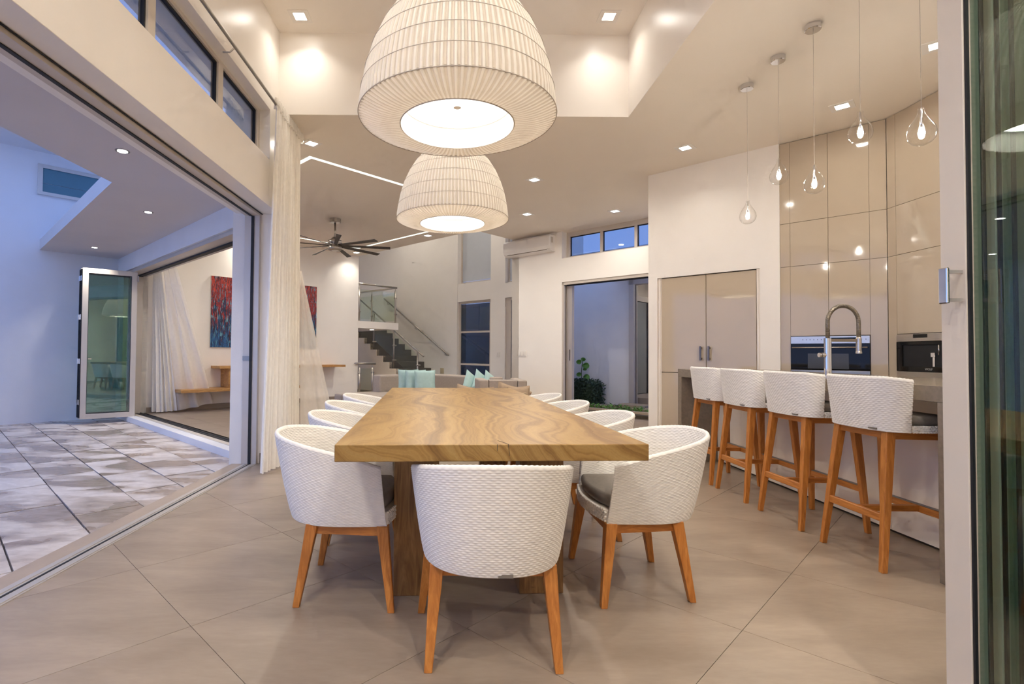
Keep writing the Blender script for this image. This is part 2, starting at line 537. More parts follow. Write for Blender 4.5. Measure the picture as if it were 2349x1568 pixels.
WL = {}
def finish(name, me, mat, parent, smooth, bevel, loc, seg=2):
    me.materials.append(M[mat])
    if smooth:
        me.polygons.foreach_set('use_smooth', [True] * len(me.polygons))
    me.update()
    o = bpy.data.objects.new(name, me)
    COL.objects.link(o)
    o.location = loc
    if parent is not None:
        o.parent = parent
        pl = WL[parent.name]
        WL[o.name] = tuple(pl[i] + loc[i] for i in range(3))
    else:
        WL[o.name] = tuple(loc)
    if bevel:
        b = o.modifiers.new('edge', 'BEVEL')
        b.width = bevel
        b.segments = seg
        b.limit_method = 'ANGLE'
        b.angle_limit = 0.6
    return o

def thing(name, label, cat, loc=(0, 0, 0), rz=0.0, group=None):
    o = bpy.data.objects.new(name, None)
    o.empty_display_size = 0.1
    COL.objects.link(o)
    o.location = loc
    o.rotation_euler = (0, 0, rz)
    o.matrix_world = Matrix.Translation(loc) @ Matrix.Rotation(rz, 4, 'Z')
    WL[o.name] = tuple(loc)
    o['label'] = label
    o['category'] = cat
    if group:
        o['group'] = group
    return o

def tag(o, label, cat, group=None):
    o['label'] = label
    o['category'] = cat
    if group:
        o['group'] = group
    return o

def struct(o, label=None, cat=None):
    o['kind'] = 'structure'
    if label:
        o['label'] = label
        o['category'] = cat
    return o

def copy_tree(o, parent=None):
    c = o.copy()
    COL.objects.link(c)
    c.parent = parent
    for ch in list(o.children):
        copy_tree(ch, c)
    return c

def add_light(kind, name, parent, loc, power, color=WARM, size=0.1, spread=None, spot=None, rot=(0, 0, 0), blend=0.6):
    d = bpy.data.lights.new(name, kind)
    d.energy = power * LIGHT_K
    d.color = color
    if kind == 'AREA':
        d.shape = 'DISK'
        d.size = size
        if spread:
            d.spread = spread
    elif kind == 'SPOT':
        d.shadow_soft_size = size
        d.spot_size = spot
        d.spot_blend = blend
    else:
        d.shadow_soft_size = size
    o = bpy.data.objects.new(name, d)
    COL.objects.link(o)
    L = WL[parent.name]
    o.parent = parent
    o.location = tuple(loc[i] - L[i] for i in range(3))
    o.rotation_euler = rot
    return o

# ================================================================== SETTING
ZC = 3.322       # ceiling
ZT = 4.112       # raised ceiling of the dining coffer
ZH = 2.385       # door heads
S_EXT0, S_EXT1 = 3.23, 3.75     # living-room outer wall
C_PAINT = 14.4   # wall with the picture
C_FAR = 14.95    # outer wall beyond the terrace
S_CEIL = 9.93    # edge of the living-room ceiling
S_AC, S_AC2 = 11.54, 11.86
S_WIN = 14.4
S_K = 9.0        # kitchen wall
X_K2 = 4.093

def clip(poly, a, b, c):
    """keep a*x + b*y >= c"""
    out = []
    for i, p in enumerate(poly):
        q = poly[(i + 1) % len(poly)]
        dp, dq = a * p[0] + b * p[1] - c, a * q[0] + b * q[1] - c
        if dp >= 0:
            out.append(p)
        if dp * dq < 0:
            t = dp / (dp - dq)
            out.append((p[0] + (q[0] - p[0]) * t, p[1] + (q[1] - p[1]) * t))
    return out

def area(poly):
    return abs(sum(poly[i][0] * poly[(i + 1) % len(poly)][1] - poly[(i + 1) % len(poly)][0] * poly[i][1] for i in range(len(poly)))) / 2 if len(poly) > 2 else 0

# ---- floor: grout bed and large square tiles laid at 45 degrees
mb = MB()
xy = lambda s, d: SD(s, d)[:2]
mb.prism([(-1.86, -1.7), (4.8, -1.7), (4.8, 5.5), xy(11.6, 3.5), xy(14.4, 3.5), xy(14.4, 20), xy(9.9, 20), xy(9.9, 14.5), xy(3.66, 14.5), (-1.86, 5.52)], -0.12, -0.0035)
floor = struct(mb.build('floor', 'grout'), 'large beige stone-look floor tiles laid diagonally through the house', 'floor')
GAP = 0.0011
T0S, T0D, TS = 1.033, 0.92, 1.06
for i in range(-4, 12):
    for j in range(-6, 14):
        s0, d0 = T0S + TS * i, T0D + TS * j
        cx, cy = xy(s0 + TS / 2, d0 + TS / 2)
        if cy < -0.6 or cx > 3.4 or s0 > 11.6 or d0 > 14.3 or (s0 > 9.6 and d0 > 9.2) or (s0 > 9.0 and d0 < 3.6):
            continue
        g = GAP * 1.4142
        sq = [xy(s0 + g, d0 + g), xy(s0 + TS - g, d0 + g), xy(s0 + TS - g, d0 + TS - g), xy(s0 + g, d0 + TS - g)]
        a = clip(clip(sq, 1, 0, -1.86), -1, 1, -99)
        b = clip(clip(clip(sq, -1, 0, 1.86), 1, 1, 3.66), 1, -1, -14.4)
        a = clip(a, 1, -1, -14.4)
        polys = [p for p in (a, b) if area(p) > 0.002]
        if not polys:
            continue
        mb = MB()
        for p in polys:
            mb.prism(p, -0.010, 0.0)
        mb.build('tile', 'tile', floor)

# ---- dining facade on the left: jambs, lintel, high window band
wl = MB()
wl.box(-2.10, -1.69, -1.7, 4.72, ZH, 2.81)
wl.box(-2.10, -1.69, -1.7, 4.72, 3.265, ZT + 0.02)
wl.prism([(-2.10, 5.0), (-1.69, 5.0), (-1.69, 5.44), xy(3.75, 8.02), xy(3.23, 8.02), (-2.10, 5.33)], 0, ZH)
wl.prism([(-2.10, 4.72), (-1.69, 4.72), (-1.69, 5.44), xy(3.75, 8.02), xy(3.23, 8.02), (-2.10, 5.33)], ZH, ZT + 0.02)
wall_left = struct(wl.build('wall_left', 'wall_gloss', bevel=0.003), 'tall white dining wall above the wide open doorway to the terrace', 'wall')
# pillar face to the outside
o = MB().box(-2.125, -2.0, 4.985, 5.30, -0.08, 2.66).build('outer_pillar_face', 'render', wall_left)

# high window band
win1 = struct(MB().box(-1.845, -1.785, -1.6, 4.72, 2.81, 2.85).box(-1.845, -1.785, -1.6, 4.72, 3.235, 3.265).build('window_1', 'alu_beige'), 'narrow high window band above the terrace doorway', 'window')
for y0, y1 in ((4.66, 4.72), (3.885, 3.965), (2.985, 3.06), (2.0, 2.08), (1.0, 1.08)):
    MB().box(-1.845, -1.785, y0, y1, 2.85, 3.235).build('mullion', 'alu_beige', win1)
for y0, y1 in ((3.965, 4.66), (3.06, 3.885), (2.08, 2.985), (1.08, 2.0), (-1.5, 1.0)):
    MB().box(-1.82, -1.812, y0, y1, 2.85, 3.235).build('pane', 'glass_high', win1)
    MB().box(-1.835, -1.80, y0, y1, 3.222, 3.236).box(-1.835, -1.80, y1 - 0.012, y1, 2.85, 3.236).build('gasket', 'rubber', win1)

# wide terrace doorway: sill strip, floor track, head track, side jamb
door1 = struct(MB().box(-2.10, -1.985, -1.7, 5.0, -0.10, 0.0).build('door_1', 'sill'), 'wide folding-door opening between dining room and terrace', 'door')
MB().box(-1.985, -1.86, -1.7, 5.02, -0.03, 0.004).build('floor_track', 'alu', door1)
for x0, x1 in ((-1.928, -1.916),):
    MB().box(x0, x1, -1.7, 5.0, 0.0041, 0.0062).build('track_groove', 'rubber', door1)
for x0, x1 in ((-1.975, -1.945), (-1.900, -1.870)):
    MB().box(x0, x1, -1.7, 5.0, 0.0041, 0.008).build('track_ridge', 'alu', door1)
MB().box(-2.0, -1.86, -1.7, 5.0, ZH - 0.004, ZH - 0.028).build('head_track', 'alu_beige', door1)
MB().box(-1.952, -1.928, -1.7, 5.0, ZH - 0.0285, ZH - 0.034).build('head_groove', 'rubber', door1)
MB().box(-1.855, -1.845, -1.7, 5.0, ZH - 0.003, ZH - 0.008).build('head_seal', 'rubber', door1)
MB().box(-2.0, -1.86, 4.955, 5.0, 0.004, ZH - 0.028).build('jamb', 'alu', door1)
MB().box(-1.935, -1.91, 4.945, 4.956, 0.004, ZH - 0.034).build('jamb_groove', 'rubber', door1)
MB().box(-1.998, -1.935, 4.945, 4.956, 0.98, 1.02).build('latch_plate', 'badge', door1)

# skirting left of the curtain
b1 = struct(MB().box(-1.84, -1.68, 4.988, 5.0, 0.0, 0.10).box(-1.69, -1.675, 5.0, 5.44, 0, 0.10).build('baseboard_left', 'skirt'), 'taupe tile skirting at the foot of the white pillar', 'baseboard')

# ---- raised ceiling of the dining area
cf = MB()
cf.box(-2.1, 1.85, -1.7, 5.04, ZT, ZT + 0.2)
cf.box(-1.69, 1.75, 4.936, 5.04, ZC + 0.0004, ZT)
cf.box(1.646, 1.75, -1.7, 4.94, ZC + 0.0004, ZT)
coffer = struct(cf.build('ceiling_coffer', 'wall_gloss'), 'raised white ceiling recess over the dining table', 'ceiling')
# ---- flat ceiling over kitchen and living room, cut round the recess
cl = MB()
cl.prism([(1.65, -1.7), (4.9, -1.7), (4.9, 4.94), (1.65, 4.94)], ZC, ZC + 0.2)
cl.prism([(-1.69, 4.94), (4.9, 4.94), (4.9, 5.2), xy(11.86, 3.4), xy(11.86, 9.17), xy(S_CEIL, 9.17), xy(S_CEIL, 14.6), xy(3.5, 14.6), (-1.69, 5.2)], ZC, ZC + 0.2)
ceil = struct(cl.build('ceiling', 'ceiling'), 'flat off-white ceiling over kitchen and living room', 'ceiling')

# ---- added wall behind the camera against blue sky light, and right closing wall
struct(MB().box(-2.1, 4.9, -1.9, -1.7, 0, ZT + 0.2).build('wall_front_added', 'wall'), 'added white wall behind the viewer, keeping out the blue sky', 'wall')
struct(MB().box(4.75, 4.9, -1.7, 5.4, 0, ZC).build('wall_right', 'wall'), 'white wall behind the tall kitchen cupboards', 'wall')

# ---- living room outer wall with its doorway
le = MB()
le.b45(S_EXT0, S_EXT1, 8.02, C_PAINT + 0.6, ZH + 0.02, 3.55)
le.b45(S_EXT0, S_EXT1, C_PAINT, C_PAINT + 0.6, 0, ZH + 0.02)
wall_terr = struct(le.build('wall_terrace', 'render'), 'white beam over the living-room terrace doorway', 'wall')
struct(MB().b45(S_EXT0, 3.72, 7.6, C_PAINT + 0.5, -0.12, 0.0).build('trim_1', 'render'), 'white raised step below the living-room doorway', 'step')
door2 = struct(MB().b45(3.40, 3.52, 8.02, C_PAINT, 0.0, 0.006).build('door_2', 'alu_beige'), 'folding-door opening from terrace into living room', 'door')
for s0, s1 in ((3.505, 3.56), (3.60, 3.64)):
    MB().b45(s0, s1, 8.02, C_PAINT, 0.0, 0.012).build('floor_track', 'rubber', door2)
MB().b45(3.28, 3.72, 8.02, C_PAINT, ZH - 0.03, ZH + 0.02).build('head_track', 'alu', door2)
MB().b45(3.50, 3.60, 8.02, C_PAINT, ZH - 0.05, ZH - 0.03).build('head_groove', 'rubber', door2)
MB().b45(3.46, 3.62, C_PAINT - 0.07, C_PAINT, 0.0, ZH - 0.03).build('jamb', 'alu', door2)

# ---- terrace: bed, pavers, roof, far wall
terr = struct(MB().prism([(-2.10, -1.7), (-2.10, 5.33), xy(3.23, 8.0), xy(3.23, 15.1), xy(-7, 15.1), (-11, -1.7)], -0.25, -0.092).build('terrace', 'mortar'), 'terrace of rough wet stone pavers outside the doors', 'terrace')
PS, PD = 0.57, 1.10
for i in range(-14, 6):
    s0 = 0.456 + PS * i
    offd = [0.0, 0.48, 0.06, 0.60, 0.22, 0.75, 0.33][i % 7]
    for j in range(2, 15):
        d0 = offd + 0.24 + PD * j
        cx, cy = xy(s0 + PS / 2, d0 + PD / 2)
        if cx < -8.2 or cy < 1.2:
            continue
        g = 0.007
        sq = [xy(s0 + g, d0 + g), xy(s0 + PS - g, d0 + g), xy(s0 + PS - g, d0 + PD - g), xy(s0 + g, d0 + PD - g)]
        p = clip(clip(clip(sq, -1, 0, 2.10), -1, -1, -3.23), 1, -1, -14.95)
        if area(p) < 0.01:
            continue
        h = random.uniform(-0.003, 0.003)
        MB().prism(p, -0.12, -0.08 + h).build('paver', 'paver', terr)
so = MB().prism([(-2.12, -1.7), (-3.275, -1.7), (-3.275, 4.957), xy(1.69, C_FAR), xy(3.23, C_FAR), xy(3.23, 7.2), (-2.12, 5.35)], 2.666, 2.83)
soffit = struct(so.build('terrace_ceiling', 'soffit'), 'white concrete canopy slab over the terrace', 'canopy')
struct(MB().b45(-8, 3.9, C_FAR, C_FAR + 0.5, -0.15, 4.24).build('wall_far', 'render'), 'tall blue-lit white wall closing off the terrace', 'wall')
struct(MB().b45(-8, 3.9, C_FAR - 1.4, C_FAR + 0.5, 4.24, 4.42).build('upper_eave', 'render'), 'white upper roof edge high over the terrace', 'roof')
# high window in the far wall
win2 = struct(MB().b45(1.62, 3.4, C_FAR - 0.03, C_FAR, 3.55, 4.04).build('window_2', 'render'), 'small high window with blind in the terrace wall', 'window')
for args in ((1.62, 3.4, 3.55, 3.60), (1.62, 3.4, 3.98, 4.04)):
    MB().b45(args[0], args[1], C_FAR - 0.07, C_FAR - 0.03, args[2], args[3]).build('frame_bar', 'alu', win2)
MB().b45(1.62, 1.71, C_FAR - 0.07, C_FAR - 0.03, 3.60, 3.98).build('frame_bar', 'alu', win2)
MB().b45(1.71, 3.4, C_FAR - 0.045, C_FAR - 0.032, 3.60, 3.735).build('pane', 'teal_glass', win2)
MB().b45(1.71, 3.4, C_FAR - 0.045, C_FAR - 0.032, 3.74, 3.98).build('pane', 'teal_glass', win2)

# ---- picture wall
struct(MB().b45(S_EXT1 - 0.3, S_CEIL, C_PAINT, C_PAINT + 0.5, 0, ZC + 0.3).build('wall_picture', 'wall'), 'white living-room wall carrying the abstract painting', 'wall')
struct(MB().b45(3.76, S_CEIL, C_PAINT - 0.02, C_PAINT, 0, 0.09).build('baseboard_picture', 'skirt'), 'taupe tile skirting below the painting wall', 'baseboard')

# ---- stair hall: tall walls, windows, high ceiling
st = MB()
st.b45(S_WIN, S_WIN + 0.5, 14.24, 22, -0.2, 5.6)
st.b45(S_WIN + 0.03, S_WIN + 0.5, 11.88, 12.56, -0.2, 5.6)
st.b45(S_WIN + 0.03, S_WIN + 0.5, 12.56, 14.24, 2.48, 2.97)
st.b45(S_WIN + 0.03, S_WIN + 0.5, 9.1, 11.88, 2.48, 2.86)
st.b45(S_WIN + 0.03, S_WIN + 0.5, 9.1, 10.9, -0.2, 2.48)
struct(st.build('wall_stair', 'wall'), 'tall white stair-hall wall with stacked windows', 'wall')
struct(MB().b45(S_CEIL - 0.01, S_WIN + 0.5, 8.6, 22.3, 5.6, 5.8).build('ceiling_hall', 'ceiling'), 'high ceiling of the stair hall', 'ceiling')
struct(MB().b45(S_CEIL - 0.2, S_WIN + 0.5, 22.0, 22.3, -0.2, 5.6).build('wall_hall_end', 'wall'), 'end wall of the stair hall', 'wall')
struct(MB().b45(S_CEIL - 0.2, S_CEIL, 9.17, 22.0, ZC + 0.2, 5.6).b45(S_CEIL, S_AC, 9.0, 9.17, ZC + 0.2, 5.6).b45(S_CEIL - 0.2, S_CEIL, C_PAINT + 0.5, 22, -0.2, ZC + 0.2).build('wall_hall_inner', 'wall'), 'inner wall of the stair hall above the ceiling edge', 'wall')
struct(MB().b45(S_AC, S_WIN + 0.5, 9.0, 9.25, -0.2, 5.6).build('wall_hall_side', 'wall'), 'side wall between stair hall and planted court', 'wall')

def framed_window(name, label, s, d0, d1, z0, z1, pane, bars=(), fr=0.07, mat='alu_beige'):
    w = struct(MB().b45(s, s + 0.06, d0, d1, z0, z0 + 0.05).b45(s, s + 0.06, d0, d1, z1 - 0.06, z1).build(name, mat), label, 'window')
    for a, b in ((d0, d0 + fr), (d1 - fr, d1)):
        MB().b45(s, s + 0.06, a, b, z0 + 0.05, z1 - 0.06).build('stile', mat, w)
    zs = [z0 + 0.05] + list(bars) + [z1 - 0.06]
    for z in bars:
        MB().b45(s, s + 0.06, d0 + fr, d1 - fr, z - 0.025, z + 0.025).build('glazing_bar', mat, w)
    for a, b in zip(zs[:-1], zs[1:]):
        MB().b45(s + 0.03, s + 0.04, d0 + fr, d1 - fr, a + 0.02, b - 0.02).build('pane', pane, w)
    return w
framed_window('window_3', 'tall dark window in three panes beside the stairs', S_WIN + 0.1, 12.56, 14.24, 0.0, 2.48, 'glass_dark', (0.78, 1.65), 0.1)
framed_window('window_4', 'large pale frosted upper window over the three-pane one', S_WIN + 0.2, 12.56, 14.24, 2.97, 5.6, 'frost')
framed_window('window_5', 'slim upper window next to the air conditioner', S_WIN + 0.2, 10.6, 11.88, 2.86, 5.6, 'frost')
framed_window('window_6', 'slim glass door left of the light switches', S_WIN + 0.1, 10.9, 11.88, 0.0, 2.48, 'glass', (), 0.22)

struct(MB().b45(16.6, 16.9, 8.5, 17.0, -0.2, 3.6).build('wall_sky_block', 'render'), 'added wall blocking the sky outside the stair-hall windows', 'wall')  # added to keep blue sky out of the stair windows
struct(MB().b45(14.9, 16.6, 8.5, 17.0, -0.3, -0.1).build('garden_ground', 'soil'), 'dark ground outside the stair-hall windows', 'ground')
# ---- wall with air conditioner, court doorway and high window
aw = MB()
aw.b45(S_AC, S_AC2, 7.6, 9.25, 0, ZC + 0.1)
aw.b45(S_AC, S_AC2, 3.4, 7.6, ZH, 2.822)
aw.b45(S_AC, S_AC2, 3.4, 4.9, 0, ZH)
struct(aw.build('wall_court', 'wall'), 'white wall with doorway and high window onto the court', 'wall')
win7 = struct(MB().b45(S_AC2 - 0.10, S_AC2, 3.4, 7.6, 2.822, 2.87).b45(S_AC2 - 0.10, S_AC2, 3.4, 7.6, 3.235, ZC).build('window_7', 'alu_beige'), 'narrow high window above the court doorway showing blue sky', 'window')
for a, b in ((7.50, 7.6), (6.56, 6.63), (5.66, 5.73), (4.76, 4.83)):
    MB().b45(S_AC2 - 0.10, S_AC2, a, b, 2.87, 3.235).build('mullion', 'alu_beige', win7)
for a, b in ((6.63, 7.50), (5.73, 6.56), (4.83, 5.66)):
    MB().b45(S_AC2 - 0.05, S_AC2 - 0.04, a, b, 2.87, 3.235).build('pane', 'glass', win7)
    MB().b45(S_AC2 - 0.06, S_AC2 - 0.03, b - 0.014, b, 2.87, 3.235).b45(S_AC2 - 0.06, S_AC2 - 0.03, a, b, 3.222, 3.235).build('gasket', 'rubber', win7)
door3 = struct(MB().b45(S_AC + 0.02, S_AC2 - 0.02, 7.56, 7.6, 0, ZH).b45(S_AC + 0.02, S_AC2 - 0.02, 4.9, 7.6, ZH - 0.05, ZH).build('door_3', 'alu_beige'), 'open sliding doorway to the planted court', 'door')
MB().b45(S_AC + 0.10, S_AC + 0.125, 7.545, 7.56, 0, ZH - 0.05).build('jamb_groove', 'handle', door3)
MB().b45(S_AC + 0.16, S_AC + 0.27, 7.40, 7.56, 0.01, ZH - 0.05).build('sliding_stile', 'alu', door3)
MB().b45(S_AC + 0.10, S_AC + 0.16, 4.9, 7.52, ZH - 0.07, ZH - 0.05).build('head_groove', 'rubber', door3)
MB().b45(S_AC + 0.145, S_AC + 0.16, 7.45, 7.47, 0.95, 1.15).build('pull', 'handle', door3)

# ---- court behind the doorway
court = struct(MB().b45(S_AC2, 14.0, 3.5, 9.0, -0.2, 0.05).build('court_ground', 'soil'), 'planted ground of the little court', 'ground')
struct(MB().b45(S_AC2 + 0.22, S_AC2 + 0.34, 4.0, 8.9, 0.0, 0.09).build('trim_2', 'sill'), 'pale kerb at the edge of the court', 'kerb')
cw = MB()
cw.b45(13.9, 14.3, 6.92, 9.0, -0.1, 3.22)
cw.b45(13.9, 14.3, 3.4, 6.92, 2.56, 3.22)
cw.b45(13.9, 14.3, 3.4, 4.6, -0.1, 2.56)
struct(cw.build('wall_court_far', 'render'), 'lilac-lit white wall at the back of the court', 'wall')
struct(MB().b45(12.75, 13.9, 3.4, 7.35, 2.66, 2.85).build('court_eave', 'soffit'), 'small white roof slab over the far court door', 'roof')
door4 = struct(MB().b45(13.86, 14.1, 6.78, 6.92, 0.08, 2.56).b45(13.86, 14.1, 4.6, 6.92, 2.46, 2.56).build('door_4', 'alu'), 'far glass door across the court', 'door')
MB().b45(13.98, 14.01, 6.765, 6.78, 0.08, 2.46).build('seal', 'handle', door4)
# room beyond the court
struct(MB().b45(14.3, 17.5, 3.4, 8.0, -0.05, 0.08).build('floor_beyond', 'tile'), 'pale floor of the room across the court', 'floor')
struct(MB().b45(14.3, 17.5, 3.4, 8.0, 2.9, 3.0).build('ceiling_beyond', 'ceiling'), 'ceiling of the room across the court', 'ceiling')
struct(MB().b45(17.3, 17.5, 3.4, 8.0, 0.08, 2.9).b45(14.3, 17.3, 7.9, 8.0, 0.08, 2.9).b45(14.3, 17.3, 3.4, 3.5, 0.08, 2.9).build('wall_beyond', 'wall'), 'white walls of the room across the court', 'wall')

# ---- kitchen wall with recess for the tall fridge cupboards
kw = MB()
kw.b45(S_K, S_K + 0.7, 3.964, 4.125, 0, ZC)
kw.b45(S_K, S_K + 0.7, 2.086, 2.355, 0, ZC)
kw.b45(S_K, S_K + 0.7, 2.355, 3.964, 2.01, ZC)
kw.b45(S_K + 0.62, S_K + 0.7, 2.355, 3.964, 0, 2.01)
kw.b45(S_K + 0.7, S_AC, 4.0, 4.125, 0, ZC)
kw.b45(S_K + 0.66, S_K + 0.8, -0.9, 2.5, 0, ZC)
struct(kw.build('wall_kitchen', 'wall'), 'white kitchen wall around the fridge cupboards', 'wall')

# ================================================================== WOVEN SEATING
def plan_table(n=400, expo=2.35):
    """one horseshoe, from the right front end round the back to the left front end.
    returns fn(t) -> (kind, phi / side fraction) sampled evenly by length"""
    pts = []
    for k in range(41):
        pts.append(('r', 1 - k / 40))
    for k in range(1, n):
        pts.append(('a', PI * k / n))
    for k in range(41):
        pts.append(('l', k / 40))
    return pts

def horseshoe(p, W, B, F, Wf, expo=2.35):
    kind, q = p
    if kind == 'r':
        w = W + (Wf - W) * q * q
        return (w, F * q)
    if kind == 'l':
        w = W + (Wf - W) * q * q
        return (-w, F * q)
    c, s = math.cos(q), math.sin(q)
    return (W * math.copysign(abs(c) ** (2 / expo), c), -B * abs(s) ** (2 / expo))

def woven(name, mat, parent, lev0, lev1, z0, ztop, nper, nrow, thick=0.02, amp=0.0020, su=8, expo=2.35, flare=0.8):
    """lev = (W, B, F, Wf) at the bottom and at the rim; ztop(g) rim height, g = 0 at the arm tips, 1 at the back"""
    pts = plan_table(expo=expo)
    mid = [(a + b) / 2 for a, b in zip(lev0, lev1)]
    P = np.array([horseshoe(p, *mid, expo) for p in pts])
    L = np.concatenate([[0], np.cumsum(np.hypot(*np.diff(P, axis=0).T))])
    L /= L[-1]
    nu = nper * su
    tt = np.linspace(0, 1, nu + 1)
    bot = np.array([horseshoe(p, *lev0, expo) for p in pts])
    top = np.array([horseshoe(p, *lev1, expo) for p in pts])
    bx = np.stack([np.interp(tt, L, bot[:, k]) for k in (0, 1)], 1)
    tx = np.stack([np.interp(tt, L, top[:, k]) for k in (0, 1)], 1)
    g = 1 - np.abs(2 * tt - 1)
    zt = np.array([ztop(x) for x in g])
    # unit outward normal in plan
    def nrm(c):
        d = np.gradient(c, axis=0)
        n = np.stack([-d[:, 1], d[:, 0]], 1)
        n /= np.linalg.norm(n, axis=1)[:, None] + 1e-9
        # orient away from the middle
        s = np.sign((n * (c - np.array([0, 0.05]))).sum(1))
        return n * s[:, None]
    nb, ntp = nrm(bx), nrm(tx)
    rows = []       # (lambda, inward offset, extra z, weave amplitude, row phase, frac)
    sv = 4
    nv = nrow * sv
    for k in range(nv + 1):
        rows.append((k / nv, 0.0, 0.0, k, 1.0))
    for a in (45, 90, 135):
        r = math.radians(a)
        rows.append((1.0, thick / 2 * (1 - math.cos(r)), thick / 2 * math.sin(r), None, 0.6))
    for k in range(nv, -1, -1):
        rows.append((k / nv, thick, 0.0, k, -1.0))
    V = np.zeros((len(rows), nu + 1, 3))
    for i, (lam, inw, dz, k, sg) in enumerate(rows):
        f = lam ** flare
        c = bx * (1 - f) + tx * f
        n = nb * (1 - f) + ntp * f
        n /= np.linalg.norm(n, axis=1)[:, None]
        z = z0 + (zt - z0) * lam + dz
        if k is None:
            ph = 2 * PI * tt * nper * 1.5
            disp = amp * 0.35 * np.cos(ph)
            V[i, :, :2] = c - n * inw[..., None] if hasattr(inw, 'shape') else c - n * inw
            V[i, :, 2] = z + disp
        else:
            row, fr = divmod(k, sv)
            fr /= sv
            prof = math.sin(PI * fr) ** 0.7 if fr > 0 else 0.0
            ph = 2 * PI * (tt * nper + 0.5 * (row % 2))
            over = np.clip(0.5 + 1.8 * np.cos(ph), 0, 1)
            disp = amp * (prof * (0.25 + 0.75 * over) - 0.5)
            V[i, :, :2] = c - n * inw + n * (disp * sg)[:, None]
            V[i, :, 2] = z
    nr, w = V.shape[0], nu + 1
    idx = np.arange(nr * w).reshape(nr, w)
    q = np.stack([idx[:-1, :-1], idx[:-1, 1:], idx[1:, 1:], idx[1:, :-1]], -1).reshape(-1, 4)
    caps = []
    for e in (0, w - 1):
        for i in range(nr // 2):
            a, b2, c2, d2 = idx[i, e], idx[i + 1, e], idx[nr - 2 - i, e], idx[nr - 1 - i, e]
            if b2 != c2:
                caps.append((a, b2, c2, d2) if e == 0 else (d2, c2, b2, a))
    q = np.concatenate([q, np.array(caps)])
    me = bpy.data.meshes.new(name)
    me.vertices.add(nr * w)
    me.vertices.foreach_set('co', V.reshape(-1).astype(np.float32))
    me.loops.add(q.size)
    me.loops.foreach_set('vertex_index', q.reshape(-1).astype(np.int32))
    me.polygons.add(len(q))
    me.polygons.foreach_set('loop_start', np.arange(0, q.size, 4, dtype=np.int32))
    me.update(calc_edges=True)
    me.validate()
    return finish(name, me, mat, parent, True, 0, (0, 0, 0))

def pad(outline, z0, z1, crown=0.012, rnd=0.02):
    """soft cushion over a plan outline"""
    a = np.array(outline)
    c = a.mean(0)
    prof = []
    for t in np.linspace(-90, 90, 9):
        r = math.radians(t)
        prof.append((1 - rnd / 0.2 * (1 - math.cos(r)), z0 + (z1 - z0) * (0.5 + 0.5 * math.sin(r))))
    prof += [(0.55, z1 + crown * 0.8), (0.2, z1 + crown)]
    mb = MB()
    n = len(a)
    vs = []
    for k, z in prof:
        vs += [(*(c + (p - c) * k), z) for p in a]
    fs = []
    for i in range(len(prof) - 1):
        for j in range(n):
            fs.append((i * n + j, i * n + (j + 1) % n, (i + 1) * n + (j + 1) % n, (i + 1) * n + j))
    fs.append(tuple(range(n - 1, -1, -1)))
    fs.append(tuple((len(prof) - 1) * n + j for j in range(n)))
    return mb.add(vs, fs)

def plan_outline(W, B, F, Wf, bow=0.03, inset=0.0, expo=2.35):
    out = []
    for p in plan_table(48, expo):
        out.append(horseshoe(p, W - inset, B - inset, F, Wf - inset, expo))
    out = out[::3]
    # front edge, bowed forward
    x1 = out[-1][0]
    for k in range(1, 8):
        t = k / 8
        out.append((x1 + (out[0][0] - x1) * t, F + bow * math.sin(PI * t)))
    return out

# ---- dining chair (faces local +y, origin between its feet)
def make_chair():
    t = thing('dining_chair', '', 'chair')
    woven('woven_shell', 'wicker', t, (0.243, 0.268, 0.175, 0.235), (0.294, 0.350, 0.15, 0.262), 0.335,
          lambda g: 0.578 + 0.124 * (1 - (1 - min(1, g * 1.05)) ** 1.7), 46, 46)
    seat = plan_outline(0.232, 0.256, 0.178, 0.225, 0.035)
    MB().prism(seat, 0.338, 0.392).build('seat_pan', 'wicker', t, local=True, bevel=0.006)
    # woven front edge of the seat
    mb = MB()
    for j in range(6):
        for k in range(24):
            u = (k + 0.25 + 0.5 * (j % 2)) / 24
            x = -0.222 + 0.444 * u
            y = 0.178 + 0.035 * math.sin(PI * u)
            z = 0.340 + 0.0092 * j
            mb.box(x - 0.0062, x + 0.0062, y - 0.008, y + 0.003, z, z + 0.008)
    mb.build('woven_edge', 'wicker', t, local=True, bevel=0.002, seg=1)
    pad(plan_outline(0.212, 0.236, 0.165, 0.205, 0.03, 0.0, 2.6), 0.395, 0.452).build('seat_cushion', 'cushion', t, smooth=True, local=True)
    for sx in (-1, 1):
        MB().taper((sx * 0.192, -0.142, 0.338), (sx * 0.217, -0.200, 0.0), (0.024, 0.024), (0.0135, 0.0135)).build('leg', 'teak_z', t, local=True, bevel=0.002, seg=1)
        MB().taper((sx * 0.222, 0.155, 0.338), (sx * 0.265, 0.198, 0.0), (0.024, 0.024), (0.0135, 0.0135)).build('leg', 'teak_z', t, local=True, bevel=0.002, seg=1)
    # aprons
    MB().box(-0.18, 0.18, -0.155, -0.130, 0.296, 0.337).build('apron', 'teak_x', t, local=True)
    MB().box(-0.21, 0.21, 0.142, 0.167, 0.296, 0.337).build('apron', 'teak_x', t, local=True)
    for sx in (-1, 1):
        MB().taper((sx * 0.190, -0.135, 0.3165), (sx * 0.222, 0.150, 0.3165), (0.0125, 0.0205), (0.0125, 0.0205), (1, 0, 0), (0, 0, 1)).build('apron', 'teak_y', t, local=True)
    MB().box(0.008, 0.056, -0.2735, -0.268, 0.338, 0.349).build('badge', 'badge', t, local=True)
    return t

